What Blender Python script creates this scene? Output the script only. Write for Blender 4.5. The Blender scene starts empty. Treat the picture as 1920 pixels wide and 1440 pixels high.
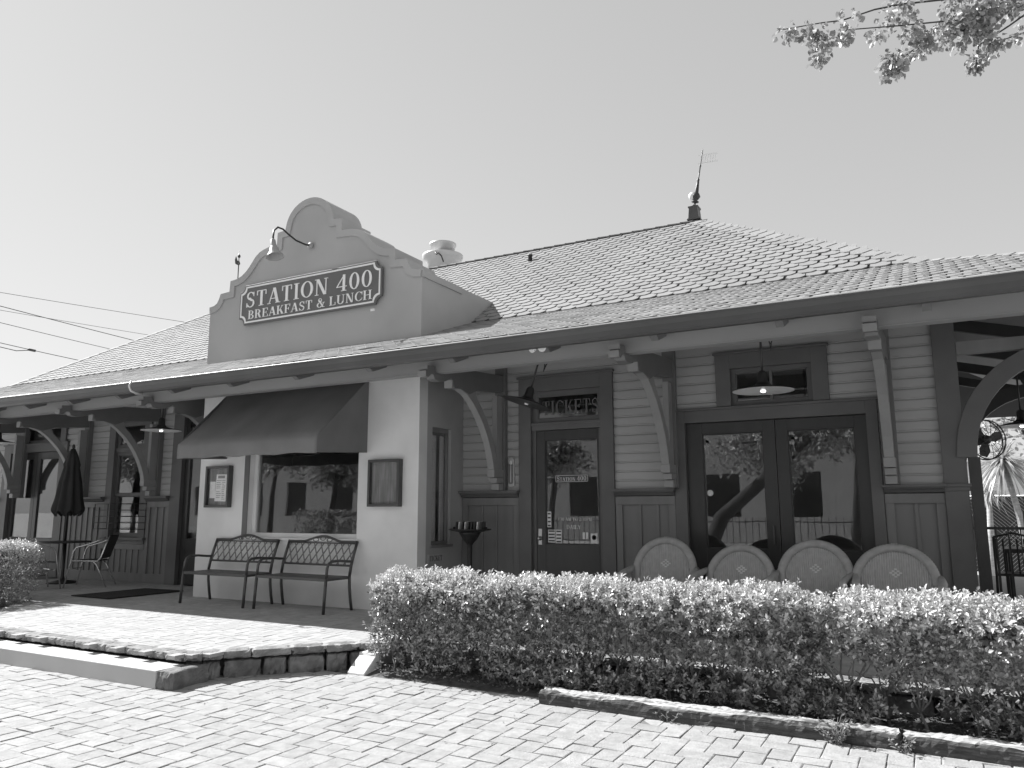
import bpy, bmesh, math, random
import numpy as np
from mathutils import Vector, Matrix

random.seed(7)
rng = np.random.default_rng(11)
S = bpy.context.scene
COL = S.collection
R = math.radians
PI = math.pi

# ------------------------------------------------------------------ camera
cam_data = bpy.data.cameras.new("camera")
cam_data.sensor_width = 36.0
cam_data.lens = 27.0
cam_data.clip_start = 0.05
cam_data.clip_end = 2000.0
cam = bpy.data.objects.new("camera", cam_data)
COL.objects.link(cam)
cr = Vector((0.87782326, 0.47897891, -0.00235209))
cu = Vector((0.07908749, -0.14009673, 0.9869742))
cf = Vector((-0.47241031, 0.86657493, 0.16086141))
cam.matrix_world = Matrix(((cr.x, cu.x, -cf.x, 0.0), (cr.y, cu.y, -cf.y, 0.0), (cr.z, cu.z, -cf.z, 1.25), (0, 0, 0, 1)))
S.camera = cam

# ------------------------------------------------------------------ light
SUN_DIR = Vector((1.15, -0.02, -1.0)).normalized()      # the way the sunlight travels
to_sun = -SUN_DIR
elev = math.asin(to_sun.z)
azim = math.atan2(to_sun.x, to_sun.y)                   # clockwise from +Y
W = bpy.data.worlds.new("World")
S.world = W
W.use_nodes = True
wn = W.node_tree
wn.nodes.clear()
sky = wn.nodes.new("ShaderNodeTexSky")
sky.sky_type = 'NISHITA'
sky.sun_disc = False
sky.sun_elevation = elev
sky.sun_rotation = azim
sky.air_density = 1.0
sky.dust_density = 0.4
sky.ozone_density = 1.0
# the photograph is black and white: one grey from the sky's channels
bw = wn.nodes.new("ShaderNodeVectorMath"); bw.operation = 'DOT_PRODUCT'; bw.inputs[1].default_value = (0.0, 0.35, 0.65)
bg = wn.nodes.new("ShaderNodeBackground")
bg.inputs["Strength"].default_value = 0.132
wo = wn.nodes.new("ShaderNodeOutputWorld")
wn.links.new(sky.outputs[0], bw.inputs[0])
pw = wn.nodes.new("ShaderNodeMath"); pw.operation = 'POWER'; pw.inputs[1].default_value = 0.45   # the film's flatter answer to the bright sky
wn.links.new(bw.outputs["Value"], pw.inputs[0])
wn.links.new(pw.outputs[0], bg.inputs[0])
wn.links.new(bg.outputs[0], wo.inputs[0])
sun_data = bpy.data.lights.new("sun", 'SUN')
sun_data.energy = 3.7
sun_data.angle = R(0.53)
sun = bpy.data.objects.new("sun", sun_data)
sun.rotation_euler = SUN_DIR.to_track_quat('-Z', 'Y').to_euler()
sun.location = (-20, 5, 30)
COL.objects.link(sun)
S.view_settings.view_transform = 'Standard'
S.view_settings.look = 'None'
S.view_settings.gamma = 1.0
S.view_settings.exposure = 1.35
S.cycles.max_bounces = 8
S.cycles.transparent_max_bounces = 16
S.cycles.use_denoising = True

# ------------------------------------------------------------------ materials (all greys)
def mat(name, g, rough=0.6, var=0.0, vscale=3.0, bump=0.0, bscale=40.0, isl=0.0, metal=0.0, spec=0.5, stretch=None, trans=0.0, stain=0.0, stscale=1.2):
    m = bpy.data.materials.new(name)
    m.use_nodes = True
    nt = m.node_tree
    N, L = nt.nodes, nt.links
    b = N["Principled BSDF"]
    b.inputs["Roughness"].default_value = rough
    b.inputs["Metallic"].default_value = metal
    b.inputs["Specular IOR Level"].default_value = spec
    tc = N.new("ShaderNodeTexCoord")
    mp = N.new("ShaderNodeMapping")
    if stretch: mp.inputs["Scale"].default_value = stretch
    L.new(tc.outputs["Object"], mp.inputs[0])
    val = None
    def mul(a, bsock):
        q = N.new("ShaderNodeMath"); q.operation = 'MULTIPLY'
        if isinstance(a, float): q.inputs[0].default_value = a
        else: L.new(a, q.inputs[0])
        L.new(bsock, q.inputs[1])
        return q.outputs[0]
    def remap(sock, lo, hi, a=0.3, bb=0.7):
        r = N.new("ShaderNodeMapRange")
        r.inputs[1].default_value = a; r.inputs[2].default_value = bb
        r.inputs[3].default_value = lo; r.inputs[4].default_value = hi
        L.new(sock, r.inputs[0])
        return r.outputs[0]
    def noise(scale, detail=4.0):
        n = N.new("ShaderNodeTexNoise"); n.inputs["Scale"].default_value = scale; n.inputs["Detail"].default_value = detail
        L.new(mp.outputs[0], n.inputs["Vector"])
        return n.outputs["Fac"]
    cur = float(g)
    if var: cur = mul(cur, remap(noise(vscale, 6.0), 1 - var, 1 + var))
    if stain: cur = mul(cur, remap(noise(stscale, 8.0), 1 - stain, 1.0, 0.36, 0.56))
    if isl:
        ge = N.new("ShaderNodeNewGeometry")
        cur = mul(cur, remap(ge.outputs["Random Per Island"], 1 - isl, 1 + isl, 0.0, 1.0))
    if isinstance(cur, float): b.inputs["Base Color"].default_value = (g, g, g, 1)
    else: L.new(cur, b.inputs["Base Color"])
    if bump:
        bp = N.new("ShaderNodeBump"); bp.inputs["Strength"].default_value = bump; bp.inputs["Distance"].default_value = 0.01
        L.new(noise(bscale, 5.0), bp.inputs["Height"])
        L.new(bp.outputs[0], b.inputs["Normal"])
    if trans:
        t = N.new("ShaderNodeBsdfTranslucent")
        if isinstance(cur, float): t.inputs[0].default_value = (g, g, g, 1)
        else: L.new(cur, t.inputs[0])
        mx = N.new("ShaderNodeMixShader"); mx.inputs[0].default_value = trans
        L.new(b.outputs[0], mx.inputs[1]); L.new(t.outputs[0], mx.inputs[2])
        L.new(mx.outputs[0], N["Material Output"].inputs[0])
    return m

def glass_mat(name, base=0.11, gain=0.8, tint=0.94, wob=0.003):
    m = bpy.data.materials.new(name); m.use_nodes = True
    nt = m.node_tree; N, L = nt.nodes, nt.links
    N.remove(N["Principled BSDF"])
    tr = N.new("ShaderNodeBsdfTransparent"); tr.inputs[0].default_value = (tint, tint, tint, 1)
    gl = N.new("ShaderNodeBsdfGlossy"); gl.inputs["Roughness"].default_value = 0.01
    fr = N.new("ShaderNodeLayerWeight"); fr.inputs[0].default_value = 0.5
    po = N.new("ShaderNodeMath"); po.operation = 'POWER'; po.inputs[1].default_value = 4.0
    ma = N.new("ShaderNodeMath"); ma.operation = 'MULTIPLY_ADD'; ma.use_clamp = True
    ma.inputs[1].default_value = gain; ma.inputs[2].default_value = base
    mx = N.new("ShaderNodeMixShader")
    tc = N.new("ShaderNodeTexCoord"); nz = N.new("ShaderNodeTexNoise"); nz.inputs["Scale"].default_value = 2.2
    bp = N.new("ShaderNodeBump"); bp.inputs["Strength"].default_value = wob; bp.inputs["Distance"].default_value = 0.1
    L.new(tc.outputs["Object"], nz.inputs["Vector"]); L.new(nz.outputs["Fac"], bp.inputs["Height"])
    L.new(bp.outputs[0], gl.inputs["Normal"])
    L.new(fr.outputs['Facing'], po.inputs[0]); L.new(po.outputs[0], ma.inputs[0]); L.new(ma.outputs[0], mx.inputs[0])
    L.new(tr.outputs[0], mx.inputs[1]); L.new(gl.outputs[0], mx.inputs[2])
    L.new(mx.outputs[0], N["Material Output"].inputs[0])
    return m

M = {}
M['siding'] = mat('painted_siding', 0.43, 0.55, var=0.06, vscale=2.0, bump=0.06, bscale=90, stretch=(0.3, 1, 3), isl=0.05)
M['trim'] = mat('painted_trim', 0.135, 0.5, var=0.10, vscale=2.5, bump=0.06, bscale=70, stain=0.12)
M['wainscot'] = mat('painted_wainscot', 0.205, 0.5, var=0.08, vscale=2.0, bump=0.06, bscale=60, stretch=(3, 3, 0.4), stain=0.12)
M['beam'] = mat('painted_beam', 0.33, 0.55, var=0.06, vscale=1.5, bump=0.05, bscale=50, stretch=(0.3, 1, 1), stain=0.10)
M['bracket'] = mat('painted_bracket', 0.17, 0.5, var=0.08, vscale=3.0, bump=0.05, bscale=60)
M['bracket_edge'] = mat('painted_bracket_edge', 0.30, 0.5, var=0.06, vscale=3.0)
M['soffit'] = mat('soffit_paint', 0.22, 0.6, var=0.08, vscale=2.0, stretch=(4, 0.4, 1), bump=0.05, bscale=30)
M['gutter'] = mat('gutter_metal', 0.075, 0.4, var=0.10, vscale=1.5, stain=0.2, bump=0.02, bscale=20)
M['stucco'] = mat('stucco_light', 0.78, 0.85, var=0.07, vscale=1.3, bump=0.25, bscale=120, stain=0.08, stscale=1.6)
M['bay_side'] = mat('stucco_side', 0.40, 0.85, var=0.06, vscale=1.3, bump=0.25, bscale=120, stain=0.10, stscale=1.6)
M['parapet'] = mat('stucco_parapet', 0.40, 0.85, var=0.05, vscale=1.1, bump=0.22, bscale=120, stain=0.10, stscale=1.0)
M['dark_door'] = mat('dark_door_paint', 0.042, 0.32, var=0.12, vscale=3.0, bump=0.03, bscale=50, stretch=(3, 3, 0.5))
M['shingle'] = mat('roof_shingle', 0.265, 0.85, var=0.06, vscale=1.2, isl=0.05, bump=0.25, bscale=150, stain=0.08, stscale=0.6)
M['roof_base'] = mat('roof_underlay', 0.035, 0.9)
M['hood'] = mat('hood_white', 0.55, 0.4, var=0.08)
M['cap'] = mat('ridge_shingle', 0.27, 0.85, var=0.08, isl=0.10, bump=0.25, bscale=150)
M['interior'] = mat('interior_plaster', 0.45, 0.8, var=0.1)
M['interior_dark'] = mat('interior_wood', 0.05, 0.7, var=0.1)
M['curtain'] = mat('curtain_cloth', 0.92, 0.9, var=0.06, trans=0.3)
M['glass'] = glass_mat('window_glass')
M['case_glass'] = glass_mat('case_glass', 0.02, 0.7, 0.98, 0.002)
M['white'] = mat('white_paint', 0.80, 0.4, var=0.03)
M['enamel'] = mat('white_enamel', 0.82, 0.22, var=0.04)
M['dark_metal'] = mat('dark_metal', 0.045, 0.42, var=0.2, vscale=8, metal=0.3)
M['bronze'] = mat('bronze_metal', 0.085, 0.4, var=0.15, vscale=6, metal=0.4)
M['lattice'] = mat('bench_lattice', 0.16, 0.45, var=0.12, vscale=7, metal=0.2)
M['alu'] = mat('aluminium', 0.75, 0.25, var=0.05, metal=0.9)
M['weave_dark'] = mat('dark_weave', 0.03, 0.6, var=0.2, vscale=30, bump=0.4, bscale=120)
M['wicker'] = mat('wicker', 0.40, 0.6, var=0.12, vscale=20, bump=0.35, bscale=110)
M['wicker_panel'] = mat('wicker_panel', 0.56, 0.6, var=0.10, vscale=20)
M['wicker_light'] = mat('wicker_pale', 0.85, 0.6, var=0.1, vscale=20)
M['awning'] = mat('awning_canvas', 0.18, 0.85, var=0.10, vscale=2.0, bump=0.12, bscale=200, stain=0.12)
M['sign_dark'] = mat('sign_panel', 0.12, 0.45, var=0.05, vscale=4)
M['sign_edge'] = mat('sign_edge', 0.06, 0.5)
M['paper'] = mat('paper', 0.85, 0.8, var=0.06, vscale=18)
M['ink'] = mat('ink', 0.08, 0.7)
M['menu_wood'] = mat('menu_back', 0.22, 0.6, var=0.35, vscale=5, stretch=(6, 1, 0.6))
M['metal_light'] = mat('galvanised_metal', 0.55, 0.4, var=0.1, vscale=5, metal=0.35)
M['paver'] = mat('concrete_paver', 0.355, 0.9, var=0.10, vscale=22, isl=0.08, bump=0.5, bscale=70, stain=0.16, stscale=9)
M['paver_plat'] = mat('platform_paver', 0.39, 0.9, var=0.08, vscale=14, isl=0.10, bump=0.35, bscale=80, stain=0.06, stscale=7)
M['joint'] = mat('joint_sand', 0.17, 0.95, var=0.3, vscale=20, bump=0.5, bscale=120)
M['kerb_cap'] = mat('kerb_cap_stone', 0.25, 0.92, var=0.25, vscale=14, isl=0.15, bump=0.9, bscale=55, stain=0.25, stscale=5)
M['kerb_block'] = mat('kerb_block_stone', 0.21, 0.92, var=0.2, vscale=10, isl=0.3, bump=0.9, bscale=50, stain=0.25, stscale=5)
M['concrete'] = mat('white_concrete', 0.50, 0.8, var=0.04, vscale=3, bump=0.15, bscale=60, stain=0.05)
M['wedge'] = mat('pale_concrete', 0.74, 0.85, var=0.06, vscale=8, bump=0.2, bscale=60)
M['soil'] = mat('bed_soil', 0.10, 0.95, var=0.45, vscale=14, bump=1.0, bscale=40)
M['litter'] = mat('leaf_litter', 0.20, 0.8, isl=0.6)
M['timber_body'] = mat('dark_timber', 0.07, 0.85, var=0.5, vscale=6, bump=1.0, bscale=9, stretch=(0.5, 9, 9))
M['timber'] = mat('weathered_timber', 0.46, 0.9, var=0.75, vscale=3, bump=1.0, bscale=6, stretch=(0.3, 14, 14), stain=0.4, stscale=2.5)
M['sunlit_leaves'] = mat('hedge_leaf_sunlit', 0.62, 0.32, isl=0.4, trans=0.25, spec=0.8)  # paler leaf grey that paints sunlight onto the hedge tops
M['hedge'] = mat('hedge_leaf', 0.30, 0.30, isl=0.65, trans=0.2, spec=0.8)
M['hedge_far'] = mat('hedge_leaf_far', 0.36, 0.36, isl=0.55, trans=0.26, spec=0.5)
M['stem'] = mat('hedge_stem', 0.20, 0.8, var=0.3, vscale=12)
M['tree_leaf'] = mat('tree_leaf', 0.36, 0.35, isl=0.5, trans=0.35, spec=0.6)
M['bark'] = mat('bark', 0.055, 0.9, var=0.3, vscale=8, bump=0.6, bscale=20)
M['palm_leaf'] = mat('palm_leaf', 0.45, 0.35, isl=0.3, trans=0.3)
M['lamp_grey'] = mat('lamp_grey', 0.30, 0.4, var=0.1)
M['palm_trunk'] = mat('palm_trunk', 0.35, 0.85, var=0.25, vscale=10, stretch=(1, 1, 4))
M['far_wall'] = mat('far_wall', 0.62, 0.85, var=0.06, vscale=0.8)
M['far_window'] = mat('far_window', 0.04, 0.1, var=0.2, vscale=0.7)
M['screen'] = mat('fence_screen', 0.05, 0.8, var=0.2, vscale=8)
M['ground'] = mat('ground_paving', 0.40, 0.9, var=0.15, vscale=0.5)
M['mat'] = mat('door_mat', 0.025, 0.95, var=0.2, vscale=30, bump=0.6, bscale=200)
M['canvas_dark'] = mat('parasol_canvas', 0.035, 0.85, var=0.12, vscale=6, bump=0.1, bscale=150)
M['cable'] = mat('cable', 0.05, 0.6)
M['bulb'] = mat('lit_bulb', 0.8, 0.4)
M['bulb'].node_tree.nodes['Principled BSDF'].inputs['Emission Color'].default_value = (1, 1, 1, 1)
M['bulb'].node_tree.nodes['Principled BSDF'].inputs['Emission Strength'].default_value = 2.5
M['brass'] = mat('brass', 0.45, 0.3, metal=0.8)

# ------------------------------------------------------------------ mesh helper
class MB:
    def __init__(s):
        s.v = []; s.f = []; s.sm = []
    def add(s, vs, fs, smooth=False):
        n = len(s.v)
        s.v.extend([tuple(p) for p in vs])
        s.f.extend([tuple(i + n for i in f) for f in fs])
        s.sm.extend([smooth] * len(fs))
        return s
    def box(s, x0, x1, y0, y1, z0, z1):
        vs = [(x0, y0, z0), (x1, y0, z0), (x1, y1, z0), (x0, y1, z0), (x0, y0, z1), (x1, y0, z1), (x1, y1, z1), (x0, y1, z1)]
        return s.add(vs, [(0, 3, 2, 1), (4, 5, 6, 7), (0, 1, 5, 4), (1, 2, 6, 5), (2, 3, 7, 6), (3, 0, 4, 7)])
    def bar(s, p, q, w, h, up=(0, 0, 1)):
        p = Vector(p); q = Vector(q); d = (q - p).normalized(); u = Vector(up)
        if abs(d.dot(u)) > 0.98: u = Vector((0, 1, 0))
        a = d.cross(u).normalized(); b = a.cross(d).normalized()
        vs = []
        for c in (p, q):
            for i, j in ((-1, -1), (1, -1), (1, 1), (-1, 1)):
                vs.append(c + a * (i * w / 2) + b * (j * h / 2))
        return s.add(vs, [(3, 2, 1, 0), (4, 5, 6, 7), (0, 1, 5, 4), (1, 2, 6, 5), (2, 3, 7, 6), (3, 0, 4, 7)])
    def tube(s, pts, r, n=8, cap=True, flat=None):
        pts = [Vector(p) for p in pts]
        k = len(pts)
        rs = [r] * k if isinstance(r, (int, float)) else list(r)
        vs = []; fs = []
        prev = None
        for i, p in enumerate(pts):
            d = (pts[min(i + 1, k - 1)] - pts[max(i - 1, 0)])
            if d.length < 1e-9: d = Vector((0, 0, 1))
            d.normalize()
            if prev is None:
                a = d.orthogonal().normalized()
            else:
                a = prev - d * prev.dot(d)
                a = a.normalized() if a.length > 1e-6 else d.orthogonal().normalized()
            prev = a
            b = d.cross(a)
            for j in range(n):
                t = 2 * PI * j / n
                vs.append(p + (a * math.cos(t) + b * math.sin(t)) * rs[i])
        for i in range(k - 1):
            for j in range(n):
                fs.append((i * n + j, i * n + (j + 1) % n, (i + 1) * n + (j + 1) % n, (i + 1) * n + j))
        if cap:
            fs.append(tuple(range(n - 1, -1, -1))); fs.append(tuple((k - 1) * n + j for j in range(n)))
        return s.add(vs, fs, True)
    def prism(s, pts, ax, a, b, smooth=False):
        n = len(pts)
        def P(q, t):
            return (q[0], t, q[1]) if ax == 'y' else (t, q[0], q[1]) if ax == 'x' else (q[0], q[1], t)
        vs = [P(q, a) for q in pts] + [P(q, b) for q in pts]
        fs = [tuple(range(n)), tuple(range(2 * n - 1, n - 1, -1))]
        s.add(vs, fs)
        m = len(s.v) - 2 * n
        side = [(i, i + n, (i + 1) % n + n, (i + 1) % n) for i in range(n)]
        s.f.extend([tuple(i + m for i in f) for f in side]); s.sm.extend([smooth] * n)
        return s
    def lathe(s, prof, c=(0, 0, 0), n=24, mtx=None, smooth=True):
        vs = []; fs = []
        k = len(prof)
        for r, z in prof:
            for j in range(n):
                t = 2 * PI * j / n
                p = Vector((r * math.cos(t), r * math.sin(t), z))
                if mtx is not None: p = mtx @ p
                vs.append(p + Vector(c))
        for i in range(k - 1):
            for j in range(n):
                fs.append((i * n + j, i * n + (j + 1) % n, (i + 1) * n + (j + 1) % n, (i + 1) * n + j))
        s.add(vs, fs, smooth)
        if prof[0][0] > 1e-4: s.f.append(tuple(len(s.v) - k * n + j for j in range(n - 1, -1, -1))); s.sm.append(False)
        if prof[-1][0] > 1e-4: s.f.append(tuple(len(s.v) - n + j for j in range(n))); s.sm.append(False)
        return s
    def xform(s, mtx, start=0):
        for i in range(start, len(s.v)): s.v[i] = tuple(mtx @ Vector(s.v[i]))
        return s
    def build(s, name, m, parent=None, bevel=0.0, recalc=True, segs=2):
        off = Vector((0, 0, 0)); p = parent
        while p is not None:
            off += p.location; p = p.parent
        me = bpy.data.meshes.new(name)
        me.from_pydata([(a - off.x, b - off.y, c - off.z) for a, b, c in s.v], [], s.f)
        me.polygons.foreach_set("use_smooth", s.sm)
        if recalc:
            bm = bmesh.new(); bm.from_mesh(me)
            bmesh.ops.recalc_face_normals(bm, faces=bm.faces)
            bm.to_mesh(me); bm.free()
        me.materials.append(m)
        me.update()
        o = bpy.data.objects.new(name, me)
        COL.objects.link(o)
        if parent: o.parent = parent
        if bevel:
            bv = o.modifiers.new("bevel", 'BEVEL'); bv.width = bevel; bv.segments = segs; bv.limit_method = 'ANGLE'; bv.angle_limit = R(40)
        return o

def tag(o, label=None, cat=None, group=None, kind=None):
    if label: o['label'] = label
    if cat: o['category'] = cat
    if group: o['group'] = group
    if kind: o['kind'] = kind
    return o
def thing(name, label, cat, loc=(0, 0, 0), group=None):
    o = bpy.data.objects.new(name, None)
    o.empty_display_size = 0.1
    o.location = loc
    COL.objects.link(o)
    return tag(o, label, cat, group)
def kids(o): return [c for c in bpy.data.objects if c.parent == o]
def copy_tree(o, parent=None):
    c = o.copy()
    COL.objects.link(c)
    if parent: c.parent = parent
    for ch in kids(o): copy_tree(ch, c)
    return c
def dup(o, loc, rz, label, group=None):
    c = copy_tree(o); c.location = loc; c.rotation_euler = (0, 0, rz); c['label'] = label
    if group: c['group'] = group
    return c
def one_box(name, m, parent, *d, bevel=0.0): return MB().box(*d).build(name, m, parent, bevel)
def arc(cx, cy, rx, ry, a0, a1, n):
    return [(cx + rx * math.cos(R(a0 + (a1 - a0) * i / n)), cy + ry * math.sin(R(a0 + (a1 - a0) * i / n))) for i in range(n + 1)]

# ------------------------------------------------------------------ serif lettering (cap height 1)
TK, TN = 0.15, 0.045
def _v(x, w=TK, a=0.0, b=1.0): return [(x, a), (x + w, a), (x + w, b), (x, b)]
def _s(xc, y, h=0.16): return [(xc - h, y), (xc + h, y), (xc + h, y + 0.04), (xc - h, y + 0.04)]
def _d(x0, y0, x1, y1, w): return [(x0, y0), (x0 + w, y0), (x1 + w, y1), (x1, y1)]
def _e(cx, cy, rx, ry, tx, ty, a0, a1, n=20):
    return arc(cx, cy, rx, ry, a0, a1, n) + arc(cx, cy, rx - tx, ry - ty, a1, a0, n)
def _term(x, a, b): return [(x, a), (x + 0.05, a), (x + 0.05, b), (x, b)]
GL = {
 'A': (0.82, [_d(0.08, 0, 0.37, 1, 0.05), _d(0.58, 0, 0.33, 1, 0.17), [(0.17, 0.3), (0.62, 0.3), (0.62, 0.345), (0.17, 0.345)], _s(0.1, 0, 0.11), _s(0.67, 0, 0.15)]),
 'B': (0.72, [_v(0.1), _s(0.17, 0, 0.14), _s(0.17, 0.96, 0.14), _e(0.28, 0.74, 0.32, 0.26, 0.14, 0.045, -90, 90), _e(0.28, 0.26, 0.38, 0.27, 0.15, 0.045, -90, 90), _v(0.25, 0.05, 0, 0.04), _v(0.25, 0.05, 0.96, 1), _v(0.25, 0.05, 0.485, 0.53)]),
 'C': (0.76, [_e(0.42, 0.5, 0.38, 0.51, 0.15, 0.045, 42, 318, 28), _term(0.68, 0.66, 0.98), _d(0.66, 0.2, 0.69, 0.3, 0.05)]),
 'D': (0.80, [_v(0.1), _s(0.17, 0, 0.14), _s(0.17, 0.96, 0.14), _e(0.28, 0.5, 0.46, 0.5, 0.16, 0.045, -90, 90)]),
 'E': (0.70, [_v(0.1), _s(0.17, 0, 0.14), _s(0.17, 0.96, 0.14), _v(0.25, 0.38, 0, 0.045), _v(0.25, 0.38, 0.955, 1), _v(0.25, 0.22, 0.48, 0.525), _term(0.60, 0, 0.27), _term(0.58, 0.74, 1), _term(0.44, 0.36, 0.64)]),
 'F': (0.66, [_v(0.1), _s(0.17, 0, 0.18), _s(0.17, 0.96, 0.14), _v(0.25, 0.36, 0.955, 1), _v(0.25, 0.22, 0.48, 0.525), _term(0.57, 0.72, 1), _term(0.44, 0.36, 0.64)]),
 'H': (0.86, [_v(0.1), _v(0.6), _s(0.175, 0), _s(0.675, 0), _s(0.175, 0.96), _s(0.675, 0.96), _v(0.25, 0.35, 0.48, 0.525)]),
 'I': (0.40, [_v(0.12), _s(0.195, 0), _s(0.195, 0.96)]),
 'K': (0.80, [_v(0.1), _s(0.175, 0), _s(0.175, 0.96), _d(0.25, 0.38, 0.6, 0.97, 0.055), _d(0.56, 0, 0.33, 0.56, 0.18), _s(0.64, 0, 0.15), _s(0.62, 0.96, 0.12)]),
 'L': (0.68, [_v(0.1), _s(0.17, 0, 0.14), _s(0.175, 0.96), _v(0.25, 0.36, 0, 0.045), _term(0.58, 0, 0.30)]),
 'M': (0.98, [_v(0.12, 0.05), _v(0.72), _d(0.40, 0, 0.12, 1, 0.16), _d(0.42, 0, 0.72, 1, 0.05), _s(0.145, 0, 0.11), _s(0.795, 0), _s(0.13, 0.96, 0.1), _s(0.82, 0.96, 0.12)]),
 'N': (0.86, [_v(0.13, 0.05), _v(0.67, 0.05), _d(0.56, 0, 0.11, 1, 0.17), _s(0.155, 0, 0.11), _s(0.695, 0.96, 0.11), _s(0.13, 0.96, 0.1)]),
 'O': (0.82, [_e(0.41, 0.5, 0.37, 0.51, 0.15, 0.045, 0, 360, 36)]),
 'P': (0.70, [_v(0.1), _s(0.175, 0), _s(0.17, 0.96, 0.14), _e(0.27, 0.72, 0.36, 0.28, 0.15, 0.045, -90, 90), _v(0.25, 0.04, 0.44, 0.485)]),
 'R': (0.80, [_v(0.1), _s(0.175, 0), _s(0.17, 0.96, 0.14), _e(0.27, 0.73, 0.36, 0.27, 0.15, 0.045, -90, 90), _v(0.25, 0.04, 0.46, 0.505), _d(0.54, 0, 0.36, 0.5, 0.17), _s(0.66, 0, 0.1)]),
 'S': (0.64, [_e(0.32, 0.74, 0.24, 0.27, 0.09, 0.06, 20, 255), _e(0.32, 0.27, 0.26, 0.28, 0.10, 0.06, -160, 80), _d(0.34, 0.40, 0.15, 0.64, 0.16), _term(0.50, 0.70, 0.98), _term(0.06, 0.02, 0.30)]),
 'T': (0.74, [_v(0.295), _s(0.37, 0), _v(0.06, 0.62, 0.955, 1), _term(0.06, 0.70, 1), _term(0.63, 0.70, 1)]),
 'U': (0.84, [_v(0.12, TK, 0.3, 1), _v(0.66, 0.05, 0.3, 1), _e(0.415, 0.3, 0.295, 0.31, 0.12, 0.06, 180, 360), _s(0.195, 0.96), _s(0.685, 0.96, 0.12)]),
 'Y': (0.78, [_v(0.32, TK, 0, 0.45), _s(0.395, 0), _d(0.32, 0.42, 0.08, 1, 0.16), _d(0.43, 0.42, 0.64, 1, 0.05), _s(0.16, 0.96, 0.13), _s(0.67, 0.96, 0.1)]),
 '&': (0.86, [_e(0.36, 0.78, 0.18, 0.23, 0.07, 0.05, 0, 360, 22), _e(0.32, 0.26, 0.27, 0.28, 0.12, 0.05, 95, 330, 22), _d(0.60, 0, 0.22, 0.78, 0.14), _d(0.55, 0.10, 0.72, 0.5, 0.045), _s(0.70, 0, 0.12), _s(0.72, 0.5, 0.11)]),
 '0': (0.66, [_e(0.33, 0.5, 0.28, 0.51, 0.13, 0.045, 0, 360, 32)]),
 '2': (0.62, [_e(0.31, 0.72, 0.24, 0.29, 0.12, 0.05, -20, 170), _d(0.08, 0.1, 0.41, 0.62, 0.12), _v(0.08, 0.46, 0, 0.14), _term(0.50, 0, 0.24)]),
 '3': (0.62, [_e(0.28, 0.75, 0.24, 0.26, 0.12, 0.05, -90, 150), _e(0.28, 0.27, 0.27, 0.28, 0.13, 0.05, -150, 90)]),
 '4': (0.70, [_v(0.40, 0.14), _s(0.47, 0, 0.15), _d(0.04, 0.28, 0.46, 1, 0.06), _v(0.04, 0.6, 0.25, 0.30)]),
 '7': (0.60, [_v(0.08, 0.46, 0.88, 1), _d(0.2, 0, 0.42, 0.9, 0.13), _term(0.08, 0.72, 1)]),
 ':': (0.26, [_v(0.07, 0.12, 0.1, 0.24), _v(0.07, 0.12, 0.5, 0.64)]),
 '-': (0.34, [_v(0.05, 0.24, 0.36, 0.44)]),
 ' ': (0.34, []),
}
def lettering(text, x0, x1, z0, z1, y, depth=0.006, mb=None, small=None, sp=0.04):
    """serif capitals filling the box x0..x1, z0..z1 on a plane facing -Y; small = height factor of letters after each word's first"""
    mb = mb or MB()
    lay = []; x = 0.0; first = True
    for ch in text:
        w, g = GL[ch]
        k = 1.0 if (small is None or first or ch.isdigit()) else small
        lay.append((x, k, g)); x += (w + sp) * k
        first = ch == ' '
    sx = (x1 - x0) / x; sz = z1 - z0
    i = 0
    for xo, k, g in lay:
        for poly in g:
            i += 1
            pts = [(x0 + (xo + px * k) * sx, z0 + pz * k * sz) for px, pz in poly]
            mb.prism(pts, 'y', y - depth - 0.0001 * (i % 9), y)
    return mb

# ================================================================== SETTING
GZ = -0.23                                              # road level; the platform is z = 0
XC = -7.665                                             # centre line of the projecting bay
ground = MB().box(-400, 400, -400, 700, -1.2, GZ - 0.03).build("ground", M['ground'])
tag(ground, kind='structure')

def clip_poly(poly, a, b, c):                           # keep a*x + b*y <= c
    out = []
    for i in range(len(poly)):
        p, q = poly[i], poly[(i + 1) % len(poly)]
        dp = a * p[0] + b * p[1] - c; dq = a * q[0] + b * q[1] - c
        if dp <= 0: out.append(p)
        if dp * dq < 0:
            t = dp / (dp - dq); out.append((p[0] + t * (q[0] - p[0]), p[1] + t * (q[1] - p[1])))
    return out
def poly_area(p): return 0.5 * abs(sum(p[i][0] * p[(i + 1) % len(p)][1] - p[(i + 1) % len(p)][0] * p[i][1] for i in range(len(p))))
def inset(poly, d):
    n = len(poly); cx = sum(p[0] for p in poly) / n; cy = sum(p[1] for p in poly) / n
    out = []
    for x, y in poly:
        l = math.hypot(x - cx, y - cy); k = max(0.2, (l - d * 1.35) / l)
        out.append((cx + (x - cx) * k, cy + (y - cy) * k))
    return out
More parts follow.
